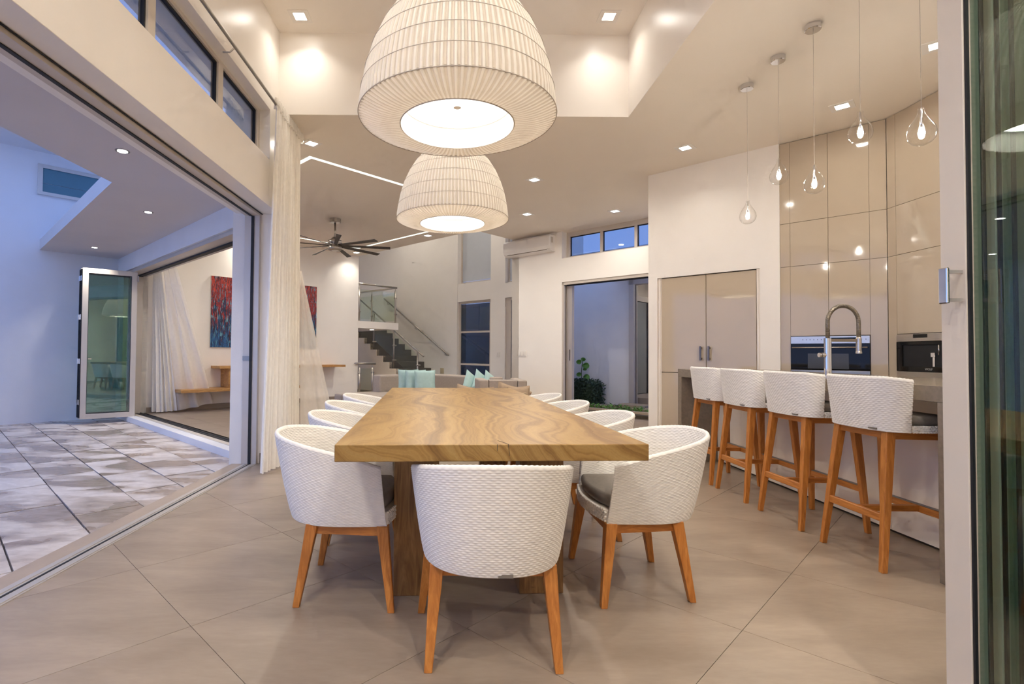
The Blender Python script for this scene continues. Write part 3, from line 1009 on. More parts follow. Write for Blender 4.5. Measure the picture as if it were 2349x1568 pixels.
LAB = {
 'head': 'white woven dining chair with its back to the viewer at the table end',
 'L': ['nearest white woven chair on the curtain side of the table', 'second white woven chair from the front on the curtain side of the table',
       'third white woven chair from the front on the curtain side of the table', 'farthest white woven chair on the curtain side of the table'],
 'R': ['nearest white woven chair on the kitchen side of the table, grey cushion showing', 'second white woven chair from the front on the kitchen side of the table',
       'third white woven chair from the front on the kitchen side of the table', 'farthest white woven chair on the kitchen side of the table'],
}
chair0 = make_chair()
def put(root, first, loc, rz, label, group):
    o = root if first else copy_tree(root)
    o.location = loc
    o.rotation_euler = (0, 0, rz)
    o['label'] = label
    o['group'] = group
    return o
GR = 'white woven chairs around the dining table'
put(chair0, True, (0.139, 1.962, 0), 0.0, LAB['head'], GR)
TR = 0.0533
for k, (x, y) in enumerate([(-0.452, 2.42), (-0.502, 3.12), (-0.572, 3.80), (-0.590, 4.49)]):
    put(chair0, False, (x, y, 0), -PI / 2 + [0.02, 0.05, 0.05, 0.04][k], LAB['L'][k], GR)
for k, (x, y) in enumerate([(0.822, 2.48), (0.735, 3.20), (0.655, 3.93), (0.600, 4.64)]):
    put(chair0, False, (x, y, 0), PI / 2 + [0.03, 0.05, 0.04, 0.05][k], LAB['R'][k], GR)

# ---- bar stool (faces local +y)
def make_stool():
    t = thing('bar_stool', '', 'stool')
    woven('woven_back', 'wicker', t, (0.232, 0.118, 0.0, 0.232), (0.249, 0.150, 0.0, 0.249), 0.683,
          lambda g: 0.935 + 0.012 * min(1, g * 3), 25, 27, 0.022, 0.0024, 8, 2.5, 1.0).location = (0, -0.06, 0)
    seat = plan_outline(0.228, 0.172, 0.20, 0.205, 0.02, 0.0, 2.7)
    MB().prism(seat, 0.684, 0.716).build('seat_pan', 'wicker', t, local=True, bevel=0.006)
    mb = MB()
    for j in range(4):
        for k in range(32):
            sx = -1 if k < 16 else 1
            y = -0.05 + 0.245 * ((k % 16) + 0.25 + 0.5 * (j % 2)) / 16
            x = sx * (0.228 - 0.024 * (max(0, y) / 0.2) ** 2)
            z = 0.682 + 0.0092 * j
            mb.box(x - 0.004, x + 0.004, y - 0.0060, y + 0.0060, z, z + 0.008)
    mb.build('woven_edge', 'wicker', t, local=True, bevel=0.002, seg=1)
    pad(plan_outline(0.208, 0.150, 0.185, 0.19, 0.02, 0.0, 2.7), 0.717, 0.762, 0.008).build('seat_cushion', 'cushion', t, smooth=True, local=True)
    for sx in (-1, 1):
        MB().taper((sx * 0.162, -0.115, 0.684), (sx * 0.2075, -0.187, 0.0), (0.019, 0.023), (0.013, 0.0135)).build('leg', 'teak_z', t, local=True, bevel=0.002, seg=1)
        MB().taper((sx * 0.195, 0.150, 0.684), (sx * 0.243, 0.192, 0.0), (0.019, 0.023), (0.013, 0.0135)).build('leg', 'teak_z', t, local=True, bevel=0.002, seg=1)
    MB().box(-0.15, 0.15, -0.128, -0.106, 0.645, 0.683).build('apron', 'teak_x', t, local=True)
    MB().box(-0.18, 0.18, 0.140, 0.162, 0.645, 0.683).build('apron', 'teak_x', t, local=True)
    for sx in (-1, 1):
        MB().taper((sx * 0.163, -0.11, 0.664), (sx * 0.193, 0.145, 0.664), (0.011, 0.019), (0.011, 0.019), (1, 0, 0), (0, 0, 1)).build('apron', 'teak_y', t, local=True)
    # foot rails: rear, front with a steel wear strip, and the cross bar
    MB().box(-0.186, 0.186, -0.172, -0.150, 0.238, 0.276).build('rear_stretcher', 'teak_x', t, local=True, bevel=0.002, seg=1)
    MB().box(-0.222, 0.222, 0.164, 0.190, 0.238, 0.274).build('foot_rail', 'teak_x', t, local=True, bevel=0.002, seg=1)
    MB().box(-0.218, 0.218, 0.164, 0.190, 0.2745, 0.278).build('wear_strip', 'badge', t, local=True)
    MB().box(-0.014, 0.014, -0.150, 0.164, 0.242, 0.272).build('cross_stretcher', 'teak_y', t, local=True)
    MB().box(0.10, 0.15, -0.172, -0.162, 0.690, 0.699).build('badge', 'badge', t, local=True)
    return t
stool0 = make_stool()
SL = ['white woven bar stool nearest the folded glass door', 'second white woven bar stool from the folded glass door',
      'third white woven bar stool from the folded glass door', 'white woven bar stool farthest down the island beside its end panel']
for k, y in enumerate((2.79, 3.398, 3.985, 4.505)):
    put(stool0, k == 0, (2.292, y, 0), -PI / 2 + (0.0, 0.01, -0.01, 0.0)[k], SL[k], 'white woven bar stools along the island')

# ================================================================== DINING TABLE
tab = thing('dining_table', 'long dining table of figured golden wood on slab legs', 'table', (0.0596, 3.2312, 0), TR)
mb = MB()
W2, L2 = 0.532, 1.466
mb.box(-W2, W2, -L2, L2, 0.693, 0.75)
mb.build('tabletop', 'table', tab, local=True, bevel=0.003)
for sx in (-0.268, 0.285):
    for sy in (-0.86, 0.83):
        MB().box(sx - 0.098, sx + 0.098, sy - 0.055, sy + 0.055, 0.0, 0.693).build('leg', 'table_leg', tab, local=True, bevel=0.003)
# two hairline checks in the near end of the slab
for x, z0, z1, dx in ((0.010, 0.728, 0.7505, 0.001), (0.052, 0.712, 0.7505, -0.004)):
    MB().taper((x, -L2 - 0.0004, z0), (x + dx, -L2 - 0.0004, z1), (0.0006, 0.0008), (0.0010, 0.0008)).build('crack', 'seam', tab, local=True)
MB().tube([(0.048, -L2, 0.7503), (0.040, -L2 + 0.03, 0.7503), (0.022, -L2 + 0.075, 0.7503)], 0.0009, 5).build('crack', 'seam', tab, local=True)

# ================================================================== LARGE PLEATED PENDANTS
def pendant(label, x, y, glow):
    z0 = 2.112
    t = thing('pleated_pendant', label, 'lamp', (x, y, 2.08), 0, 'large pleated pendants over the table')
    N = 104
    prof = [(0.44, 0.0), (0.4385, 0.04), (0.430, 0.10), (0.412, 0.19), (0.385, 0.28), (0.345, 0.37), (0.295, 0.45), (0.235, 0.52), (0.165, 0.575), (0.09, 0.60)]
    def pleat(rp, amp=0.006):
        return rp
    mbs = MB()
    n = N * 6
    vs, fs = [], []
    pr = []
    for (r0, a), (r1, b) in zip(prof[:-1], prof[1:]):
        for k in range(3):
            pr.append((r0 + (r1 - r0) * k / 3, a + (b - a) * k / 3))
    pr.append(prof[-1])
    w6 = [1.0, 1.0, 0.95, 0.1, 0.0, 0.0]
    for r, z in pr:
        am = 0.009 * min(1, r / 0.3)
        for k in range(n):
            a = 2 * PI * k / n
            rr = r - am * w6[k % 6]
            vs.append((rr * math.cos(a), rr * math.sin(a), z0 - 2.08 + z))
    for i in range(len(pr) - 1):
        for k in range(n):
            fs.append((i * n + k, i * n + (k + 1) % n, (i + 1) * n + (k + 1) % n, (i + 1) * n + k))
    mbs.add(vs, fs)
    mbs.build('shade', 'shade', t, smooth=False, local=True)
    # pleated underside, from the hoop in to the opening
    vs, fs = [], []
    steps = 6
    for i in range(steps + 1):
        f = i / steps
        r = 0.439 + (0.256 - 0.439) * f
        z = z0 - 2.08 - 0.030 * f - 0.012 * math.sin(PI * f)
        for k in range(n):
            a = 2 * PI * k / n
            vs.append((r * math.cos(a), r * math.sin(a), z + 0.006 * w6[k % 6] * (1 - 0.9 * f) * 1.2))
    for i in range(steps):
        for k in range(n):
            fs.append((i * n + k, i * n + (k + 1) % n, (i + 1) * n + (k + 1) % n, (i + 1) * n + k))
    MB().add(vs, fs).build('underside', 'shade_under_lit', t, smooth=False, local=True)
    # inner sleeve, glowing diffuser and its little nut
    MB().lathe([(0.252, 0.004), (0.245, 0.10)], (0, 0, 0), 96, False).build('inner_sleeve', 'shade_plain', t, smooth=True, local=True)
    MB().lathe([(0.245, 0.098), (0.245, 0.104)], (0, 0, 0), 64).build('diffuser', 'diffuser', t, local=True)
    MB().lathe([(0.017, 0.085), (0.017, 0.098)], (0, 0, 0), 24).build('diffuser_nut', 'alu_beige', t, local=True)
    for zo, r in ((0.0, 0.4415), (0.10, 0.4315), (0.19, 0.4135), (0.28, 0.3865), (0.37, 0.3465), (0.45, 0.2965), (0.52, 0.2365)):
        ring = [(r * math.cos(2 * PI * k / 96), r * math.sin(2 * PI * k / 96), z0 - 2.08 + zo) for k in range(96)]
        MB().tube(ring, 0.0014 if zo else 0.0021, 6, True).build('hoop', 'hoop', t, smooth=True, local=True)
    ring = [(0.2555 * math.cos(2 * PI * k / 96), 0.2555 * math.sin(2 * PI * k / 96), 0.002) for k in range(96)]
    MB().tube(ring, 0.003, 6, True).build('hoop', 'hoop', t, smooth=True, local=True)
    MB().lathe([(0.006, 0.60), (0.006, ZT - 2.08 - 0.03)], (0, 0, 0.02), 10).build('rod', 'nickel', t, smooth=True, local=True)
    MB().lathe([(0.06, ZT - 2.08 - 0.03), (0.065, ZT - 2.08 - 0.02), (0.065, ZT - 2.08)], (0, 0, 0), 32).build('ceiling_rose', 'ac', t, smooth=False, local=True)
    add_light('POINT', 'shade_glow', t, (x, y, 2.42), glow, WARM, 0.10)
    add_light('AREA', 'down_light', t, (x, y, 2.176), 7.5, WARM, 0.46, math.radians(172))
    return t
pendant('large white pleated bell pendant hanging nearest over the table', 0.007, 2.34, 2.3)
pendant('white pleated bell pendant hanging farther back over the table', -0.02, 4.12, 3.6)

# ================================================================== RECESSED DOWNLIGHTS
def downlight(label, x, y, z, rot, power, half=0.05, trim=0.09, cat='light', spread=168, group='square recessed ceiling downlights'):
    t = thing('downlight', label, cat, (x, y, z), rot, group)
    mb = MB()
    for a in ((-trim, trim, -trim, -half), (-trim, trim, half, trim), (-trim, -half, -half, half), (half, trim, -half, half)):
        mb.box(a[0], a[1], a[2], a[3], -0.004, 0.0)
    mb.build('trim_ring', 'ac', t, local=True)
    MB().box(-half, half, -half, half, -0.003, -0.0005).build('lens', 'lamp_on', t, local=True)
    add_light('AREA', 'beam', t, (x, y, z - 0.012), power, WARM, 0.09, math.radians(spread))
    return t
DL = 7.0
downlight('square downlight in the ceiling recess above the curtain rail', -1.423, 4.69, ZT, 0, DL * 0.23, spread=120)
downlight('square downlight in the ceiling recess on the kitchen side', 1.377, 4.66, ZT, 0, DL * 0.20, spread=120)
R45 = PI / 4
downlight('square ceiling downlight in front of the white kitchen wall', 2.51, 5.666, ZC, R45, DL * 0.22, spread=125)
downlight('square ceiling downlight right of the far pendant, nearer one', 1.028, 6.743, ZC, R45, DL * 2.6)
downlight('square ceiling downlight right of the far pendant, farther one', 1.165, 8.413, ZC, R45, DL * 1.5)
downlight('square ceiling downlight above the high court window', 2.522, 8.195, ZC, R45, DL * 0.8)
downlight('square ceiling downlight below the far pendant near the ceiling edge', -0.519, 10.0, ZC, R45, DL * 2.8)
downlight('square ceiling downlight close to the picture wall corner', -2.215, 11.75, ZC, R45, DL * 0.4, spread=125)
downlight('square ceiling downlight among the glass drop pendants', 3.50, 4.69, ZC, R45, DL * 0.25)
downlight('square ceiling downlight half hidden behind the curtain top', -1.56, 5.62, ZC, R45, DL * 2.0)
downlight('square ceiling downlight cut off by the folded door frame', 3.50, 3.75, ZC, R45, DL * 0.4)
# added unseen downlights that brighten the near room, living room and hall
for lab, x, y, z, p in (('added unseen square downlight in the near part of the ceiling recess, terrace side', -1.42, 2.3, ZT, DL * 0.8), ('added unseen square downlight in the near part of the ceiling recess, kitchen side', 1.38, 2.3, ZT, DL * 1.3),
                   ('added unseen square downlight over the viewer, terrace side', -1.2, 0.0, ZT, DL * 2.5), ('added unseen square downlight over the viewer, kitchen side', 1.2, 0.0, ZT, DL * 2.5),
                   ('added unseen square downlight near the wall behind the viewer, terrace side', -1.0, -1.1, ZT, DL * 3.5), ('added unseen square downlight near the wall behind the viewer, kitchen side', 1.0, -1.1, ZT, DL * 3.5),
                   ('added unseen square kitchen downlight nearest the viewer', 3.3, 1.2, ZC, DL * 2.6)):
    downlight(lab, x, y, z, 0, p)
downlight('added square living-room downlight hidden behind the dining wall, nearer one', -3.3, 8.2, ZC, R45, DL * 1.8)  # this and the next added out of sight to brighten the living room
downlight('added square living-room downlight hidden behind the dining wall, farther one', -3.9, 10.2, ZC, R45, DL * 1.2)
hx, hy, _ = SD(12.6, 12.6)
downlight('added unseen square downlight in the high stair-hall ceiling over the windows', hx, hy, 5.6, R45, DL * 2.0)  # both hall ceiling lamps added out of sight for brightness
hx, hy, _ = SD(12.6, 16.5)
downlight('added unseen square downlight in the high stair-hall ceiling over the stairs', hx, hy, 5.6, R45, DL * 2.0)
lx, ly, _ = SD(11.0, 15.1)
downlight('added square downlight under the upper landing slab', lx, ly, 1.645, R45, DL * 0.8)  # added to brighten the wall below the stairs
bx, by, _ = SD(15.8, 5.8)
downlight('square downlight in the room across the court', bx, by, 2.9, R45, DL)

def round_light(label, x, y, z, p):
    t = thing('terrace_downlight', label, 'light', (x, y, z), 0, 'round downlights under the terrace canopy')
    MB().lathe([(0.052, -0.004), (0.052, 0.0)], (0, 0, 0), 24).build('trim_ring', 'badge', t, local=True)
    MB().lathe([(0.036, -0.0065), (0.036, -0.0042)], (0, 0, 0), 24).build('lens', 'lamp_on', t, local=True)
    add_light('AREA', 'beam', t, (x, y, z - 0.014), p, WARM, 0.07, math.radians(100))
round_light('nearest round downlight under the terrace canopy', -2.678, 4.173, 2.666, 4)
round_light('middle round downlight under the terrace canopy', -3.542, 6.006, 2.666, 6)
round_light('farthest round downlight under the terrace canopy', -5.585, 8.079, 2.666, 5)

# lit slot in the living-room ceiling: a diagonal rectangle
cove = thing('cove_light', 'thin lit slot drawing a rectangle on the living-room ceiling', 'light', SD(6.7, 10.5, ZC))
def strip(s0, s1, d0, d1):
    MB().b45(s0, s1, d0, d1, ZC - 0.003, ZC + 0.001).build('strip', 'cove', cove)
w = 0.075
strip(4.30, 9.20, 7.66, 7.66 + w)
strip(4.30, 9.20, 13.30, 13.30 + w)
strip(4.30, 4.30 + w, 7.66 + w, 13.30)
strip(9.20 - w, 9.20, 7.66 + w, 13.30)

# ================================================================== CEILING FAN
fx, fy = -2.026, 8.80
fan = thing('ceiling_fan', 'nickel ceiling fan with nine slim dark blades', 'fan', (fx, fy, 2.80))
MB().lathe([(0.085, 0.455), (0.095, 0.462), (0.095, 0.522)], (fx, fy, 2.80), 32).build('canopy', 'nickel', fan, smooth=False)
MB().lathe([(0.016, 0.16), (0.016, 0.46)], (fx, fy, 2.80), 12).build('down_rod', 'nickel', fan, smooth=True)
MB().lathe([(0.03, 0.21), (0.06, 0.19), (0.065, 0.165), (0.115, 0.155), (0.12, 0.11), (0.09, 0.095), (0.10, 0.065), (0.118, 0.05), (0.118, 0.01), (0.10, -0.012), (0.05, -0.02)], (fx, fy, 2.80), 40).build('motor', 'nickel', fan, smooth=True)
for k in range(9):
    a = math.radians(86.5 + 40 * k)
    c, s = math.cos(a), math.sin(a)
    mbd = MB()
    vs = []
    for r, wd in ((0.10, 0.022), (0.20, 0.024), (0.60, 0.032), (0.93, 0.040)):
        for sd, dz in ((-1, 0.010), (1, -0.010)):
            for th in (0.004, -0.004):
                vs.append((fx + r * c - sd * wd * s, fy + r * s + sd * wd * c, 2.80 + 0.068 + dz + th - 0.02 * (r - 0.1)))
    fs = []
    for i in range(3):
        b0 = i * 4
        for p, q in ((0, 1), (1, 3), (3, 2), (2, 0)):
            fs.append((b0 + p, b0 + q, b0 + 4 + q, b0 + 4 + p))
    fs += [(0, 2, 3, 1), (12, 13, 15, 14)]
    mbd.add(vs, fs)
    mbd.build('blade', 'blade', fan)

# ================================================================== GLASS DROP PENDANTS OVER THE ISLAND
DP = [('glass drop pendant nearest the fridge cupboards', 2.437, 4.33, 2.215), ('glass drop pendant second from the fridge cupboards', 2.440, 3.915, 2.41),
      ('middle glass drop pendant of the five', 2.441, 3.53, 2.222), ('glass drop pendant second from the folded door', 2.441, 3.125, 2.40),
      ('glass drop pendant nearest the folded door', 2.441, 2.715, 2.225)]
for lab, x, y, zb in DP:
    t = thing('drop_pendant', lab, 'lamp', (x, y, zb - 0.065), 0, 'clear glass drop pendants over the island')
    prof = [(0.002, -0.063), (0.022, -0.060), (0.043, -0.048), (0.058, -0.028), (0.0635, -0.004), (0.060, 0.022), (0.049, 0.048), (0.035, 0.070), (0.023, 0.090), (0.016, 0.106), (0.013, 0.120), (0.015, 0.128), (0.012, 0.134)]
    MB().lathe(prof, (x, y, zb), 36, False).build('glass_drop', 'drop_glass', t, smooth=True)
    MB().lathe([(0.005, 0.03), (0.006, 0.06), (0.006, 0.125), (0.003, 0.136)], (x, y, zb), 12).build('lamp_holder', 'chrome', t, smooth=True)
    MB().lathe([(0.004, -0.022), (0.013, -0.013), (0.0155, 0.004), (0.012, 0.020), (0.006, 0.030)], (x, y, zb), 16).build('bulb', 'bulb', t, smooth=True)
    MB().lathe([(0.0014, 0.134), (0.0014, ZC - zb - 0.04)], (x, y, zb), 6).build('cable', 'hoop', t)
    MB().lathe([(0.046, -0.040), (0.050, -0.036), (0.050, 0.0)], (x, y, ZC), 32).build('canopy', 'chrome', t)
    add_light('POINT', 'bulb_light', t, (x, y, zb - 0.03), 4.5, WARM, 0.012)

# ================================================================== KITCHEN
# ---- tall fridge cupboards in their recess
fr = thing('fridge_cupboard', 'built-in pair of glossy beige fridge doors in the white kitchen wall', 'cupboard', SD(S_K + 0.3, 3.16))
MB().b45(S_K + 0.10, S_K + 0.60, 2.36, 3.96, 0.01, 2.0).build('carcass', 'gloss_edge', fr)
for d0, d1 in ((3.90, 3.962), (2.357, 2.408)):
    MB().b45(S_K + 0.03, S_K + 0.10, d0, d1, 0.0, 2.008).build('side_strip', 'panel', fr)
    MB().b45(S_K + 0.015, S_K + 0.03, d0 + 0.02, d1 - 0.02, 0.0, 2.0).build('side_strip', 'panel', fr)
for d0, d1 in ((3.158, 3.895), (2.413, 3.150)):
    up = MB().b45(S_K + 0.02, S_K + 0.06, d0, d1, 0.853, 2.0).build('door', 'gloss', fr, bevel=0.0015)
    hd = 3.229 if d0 > 3 else 3.099
    MB().b45(S_K - 0.045, S_K - 0.022, hd - 0.013, hd + 0.013, 1.0, 1.165).b45(S_K - 0.022, S_K + 0.02, hd - 0.012, hd + 0.012, 1.01, 1.03).b45(S_K - 0.022, S_K + 0.02, hd - 0.012, hd + 0.012, 1.135, 1.155).build('handle', 'handle', up)
    MB().b45(S_K + 0.02, S_K + 0.06, d0, d1, 0.05, 0.846).build('door', 'gloss', fr, bevel=0.0015)

# ---- tall gloss cupboards
Z1, Z2, ZO1, ZO0 = 2.457, 1.998, 1.266, 0.874
def tall_unit(label, frame, a0, a1, rows, fill=None):
    """frame(front offset 0 = door face, a, z); a along the run"""
    base = frame(0.3, (a0 + a1) / 2, 0)
    t = thing('tall_cupboard', label, 'cupboard', base, 0, 'tall glossy kitchen cupboards')
    MB().box(0.03, 0.42, a0, a1, 0.0, ZC - 0.004, frame).build('carcass', 'gloss_edge', t)
    for z0, z1 in rows:
        MB().box(0.0, 0.03, a0 + 0.0014, a1 - 0.0014, z0 + 0.0016, z1 - 0.0016, frame).build('door', 'gloss', t, bevel=0.001, seg=1)
    if fill:
        for f0, f1 in fill:
            MB().box(0.03, 0.2, f0, f1, 0.0, ZC - 0.004, frame).build('filler_carcass', 'gloss_edge', t)
            for z0, z1 in ((0.05, Z2), (Z2, Z1), (Z1, ZC - 0.004)):
                MB().box(0.0, 0.03, f0 + 0.001, f1 - 0.001, z0 + 0.0016, z1 - 0.0016, frame).build('filler_panel', 'gloss', t)
    return t
R2 = math.sqrt(2)
fk = lambda off, a, z: SD(S_K + 0.02 + off * R2, a, z)
up3 = [(ZO1, Z2), (Z2, Z1), (Z1, ZC - 0.004), (0.05, ZO0)]
tall_unit('tall glossy cupboard column left of the tap, over the oven', fk, 1.4885, 1.956, up3, [(1.956, 2.085)])
tall_unit('tall glossy cupboard column right of the tap, over the oven', fk, 1.022, 1.4875, up3, [(0.838, 1.022)])
f2 = lambda off, a, z: (X_K2 + off, a, z)
tall_unit('tall glossy cupboard column above the coffee machine', lambda o, a, z: f2(o, a, z), 4.20, 4.831, up3, [(4.831, 4.926)])
tall_unit('tall glossy cupboard column mostly hidden by the folded door', lambda o, a, z: f2(o, a, z), 3.55, 4.195, up3)

# ---- oven
ov = thing('built_in_oven', 'wide steel and black-glass built-in oven behind the tap', 'oven', SD(S_K + 0.1, 1.49, ZO0))
fo = lambda off, a, z: SD(S_K + 0.005 + off * R2, a, z)
MB().box(0.012, 0.03, 1.026, 1.952, ZO0 + 0.002, ZO1 - 0.002, fo).build('body', 'gloss_edge', ov)
MB().box(-0.004, 0.012, 1.028, 1.950, 1.186, ZO1 - 0.006, fo).build('control_panel', 'steel', ov, bevel=0.0015)
MB().box(-0.0045, -0.004, 1.16, 1.50, 1.215, 1.245, fo).build('display', 'black_glass', ov)
MB().box(-0.004, 0.012, 1.028, 1.950, 0.920, 1.183, fo).build('door', 'black_glass', ov, bevel=0.0015)
MB().box(-0.0046, -0.004, 1.26, 1.74, 0.932, 1.085, fo).build('window', 'oven_inner', ov)
MB().box(-0.004, 0.012, 1.028, 1.950, ZO0 + 0.004, 0.917, fo).build('base_strip', 'steel', ov, bevel=0.0015)
MB().tube([fo(-0.03, 1.05, 1.146), fo(-0.03, 1.93, 1.146)], 0.007, 12).build('handle', 'steel', ov, smooth=True)
for a in (1.10, 1.88):
    MB().tube([fo(-0.03, a, 1.146), fo(0.0, a, 1.146)], 0.004, 8).build('handle_post', 'steel', ov)
for k in range(14):
    a = 1.80 - 0.045 * k if k < 6 else 1.42 - 0.05 * (k - 6)
    MB().box(-0.0046, -0.004, a - 0.006, a + 0.006, 1.222, 1.230, fo).build('touch_key', 'handle', ov)

# ---- coffee machine
cm = thing('coffee_machine', 'built-in steel and black coffee machine beside the door frame', 'coffee machine', (X_K2, 4.51, ZO0))
fc = lambda off, a, z: (X_K2 - 0.008 + off, a, z)
c0, c1 = 4.21, 4.826
MB().box(0.012, 0.03, c0, c1, ZO0, ZO1, fc).build('body', 'gloss_edge', cm)
MB().box(-0.004, 0.012, c0, c1, 1.196, ZO1 - 0.004, fc).build('control_panel', 'steel', cm, bevel=0.0015)
MB().box(-0.0046, -0.004, 4.51, 4.65, 1.226, 1.258, fc).build('display', 'black_glass', cm)
for k in range(8):
    MB().lathe([(0.003, 0), (0.003, 0.0)], fc(-0.004, 4.66 - 0.032 * k, 1.212), 8).build('touch_key', 'handle', cm)
mbf = MB()
mbf.box(-0.004, 0.012, c0, c1, 0.928, 0.972, fc)
mbf.box(-0.004, 0.012, c0, c1, 1.165, 1.193, fc)
mbf.box(-0.004, 0.012, 4.765, c1, 0.972, 1.165, fc)
mbf.box(-0.004, 0.012, c0, 4.26, 0.972, 1.165, fc)
mbf.build('front_frame', 'black_glass', cm)
MB().box(0.006, 0.011, 4.26, 4.765, 0.972, 1.165, fc).build('recess', 'rubber', cm)
MB().box(-0.012, 0.006, 4.435, 4.475, 1.055, 1.095, fc).build('spout', 'chrome', cm, bevel=0.003)
MB().tube([fc(-0.008, 4.40, 1.16), fc(-0.008, 4.40, 1.075)], 0.006, 10).build('steam_pipe', 'chrome', cm, smooth=True)
MB().box(-0.002, 0.006, 4.445, 4.465, 0.975, 1.055, fc).build('glass_tube', 'chrome', cm)
MB().box(-0.004, 0.012, c0, c1, ZO0 + 0.004, 0.925, fc).build('base_strip', 'steel', cm, bevel=0.0015)
def lettering(name, txt, size, mat, parent, M4):
    cu = bpy.data.curves.new(name, 'FONT')
    cu.body = txt
    cu.size = size
    cu.extrude = 0.0003
    cu.align_x = 'CENTER'
    tmp = bpy.data.objects.new(name, cu)
    me = bpy.data.meshes.new_from_object(tmp)
    bpy.data.objects.remove(tmp)
    me.transform(M4)
    me.name = name
    finish(name, me, mat, parent, False, 0, (0, 0, 0))
L = WL[cm.name]
lettering('lettering', 'WOLF', 0.026, 'logo', cm, Matrix.Translation((X_K2 - 0.0128 - L[0], 4.50 - L[1], 0.943 - L[2])) @ Matrix.Rotation(-PI / 2, 4, 'Z') @ Matrix.Rotation(PI / 2, 4, 'X'))

# ---- island: quartz worktop with waterfall ends, cabinet below
XI, YN, YF, HC = 2.281, 2.40, 5.335, 0.92
wt = thing('island_worktop', 'grey stone worktop with slab ends on the kitchen island', 'worktop', (2.75, 3.87, 0))
MB().box(XI, 3.15, YN, YF, 0.842, HC).build('top', 'quartz', wt, bevel=0.003)
for y0, y1 in ((YN, YN + 0.075), (YF - 0.08, YF)):
    MB().box(XI, 3.15, y0, y1, 0.0, 0.842).build('end_panel', 'quartz', wt, bevel=0.003)
ic = thing('island_cabinet', 'pale beige cabinet under the stone island worktop', 'cabinet', (2.85, 3.87, 0))
MB().box(2.665, 3.12, YN + 0.078, YF - 0.083, 0.06, 0.84).build('body', 'gloss_edge', ic)
ys = np.linspace(YN + 0.08, YF - 0.085, 5)
for a, b in zip(ys[:-1], ys[1:]):
    MB().box(2.640, 2.664, a + 0.0012, b - 0.0012, 0.018, 0.838).build('panel', 'panel', ic, bevel=0.001, seg=1)
MB().box(2.66, 3.10, YN + 0.078, YF - 0.083, 0.0, 0.06).build('plinth', 'seam', ic)

# ---- tap
tx, ty = 2.60, 3.64
tap = thing('kitchen_tap', 'tall chrome kitchen tap with arched spring hose', 'tap', (tx, ty, HC))
MB().lathe([(0.030, 0.0), (0.030, 0.006), (0.0225, 0.008), (0.0225, 0.262)], (tx, ty, HC), 24).build('column', 'chrome', tap, smooth=False)
rr = 0.108
arc = [(tx, ty, HC + 0.262), (tx, ty, HC + 0.36)]
for k in range(0, 21):
    a = PI - PI * k / 20
    arc.append((tx + rr + rr * math.cos(a), ty, HC + 0.375 + rr * 1.05 * math.sin(a)))
arc += [(tx + 2 * rr, ty, HC + 0.33), (tx + 2 * rr, ty, HC + 0.265)]
MB().tube(arc, 0.0125, 14).build('hose', 'hose', tap, smooth=True)
# spring coils round the hose
P3 = np.array(arc)
Lc = np.concatenate([[0], np.cumsum(np.linalg.norm(np.diff(P3, axis=0), axis=1))])
mbh = MB()
for q in np.arange(0.012, Lc[-1] - 0.01, 0.0075):
    p = [np.interp(q, Lc, P3[:, k]) for k in range(3)]
    p2 = [np.interp(q + 0.002, Lc, P3[:, k]) for k in range(3)]
    dv = Vector(p2) - Vector(p)
    dv.normalize()
    e1 = dv.cross(Vector((0, 1, 0))).normalized()
    e2 = Vector((0, 1, 0))
    mbh.tube([Vector(p) + (e1 * math.cos(2 * PI * k / 12) + e2 * math.sin(2 * PI * k / 12)) * 0.0132 for k in range(12)], 0.0017, 4, True)
mbh.build('spring', 'hose', tap, smooth=True)
MB().lathe([(0.013, 0.272), (0.0165, 0.262), (0.0165, 0.175), (0.019, 0.165), (0.019, 0.158), (0.012, 0.156)], (tx + 2 * rr, ty, HC), 20).build('spray_head', 'steel', tap, smooth=False)
MB().box(tx, tx + 2 * rr, ty - 0.008, ty + 0.008, HC + 0.238, HC + 0.258).build('holder_arm', 'hose', tap)
MB().tube([(tx - 0.02, ty, HC + 0.145), (tx - 0.062, ty, HC + 0.145)], 0.0155, 16).build('lever', 'chrome', tap, smooth=False)
MB().tube([(tx - 0.045, ty, HC + 0.145), (tx - 0.048, ty, HC + 0.145)], 0.0162, 16).build('lever_ring', 'rubber', tap)

# ================================================================== CURTAINS
def ripple(name, mat, parent, top, bot, nu, nv, wav, amp, seed=0, hem=None):
    """cloth between two polylines (lists of points), pleated along its own normal"""
    r = np.random.default_rng(seed)
    T, B = np.array(top, float), np.array(bot, float)
    def along(P, t):
        L = np.concatenate([[0], np.cumsum(np.linalg.norm(np.diff(P, axis=0), axis=1))])
        L /= L[-1]
        return np.array([np.interp(t, L, P[:, k]) for k in range(3)])
    ph = r.uniform(0, 6.28, 4)
    def fn(u, v):
        a, b = along(T, u), along(B, u)
        p = a + (b - a) * v
        d = along(T, min(1, u + 0.02)) - along(T, max(0, u - 0.02))
        d = d * (1 - v) + (along(B, min(1, u + 0.02)) - along(B, max(0, u - 0.02))) * v
        n = np.array([d[1], -d[0], 0])
        n = n / (np.linalg.norm(n) + 1e-9)
        uu = u + 0.006 * math.sin(3 * v + ph[2]) * math.sin(9 * u + ph[3])
        w = math.sin(2 * PI * wav * uu + ph[0] + 0.5 * v) + 0.35 * math.sin(2 * PI * wav * 1.7 * uu + ph[1] - 0.8 * v)
        return tuple(p + n * amp * (0.8 + 0.5 * v) * w)
    return MB().grid(fn, nu, nv).build(name, mat, parent, smooth=True)

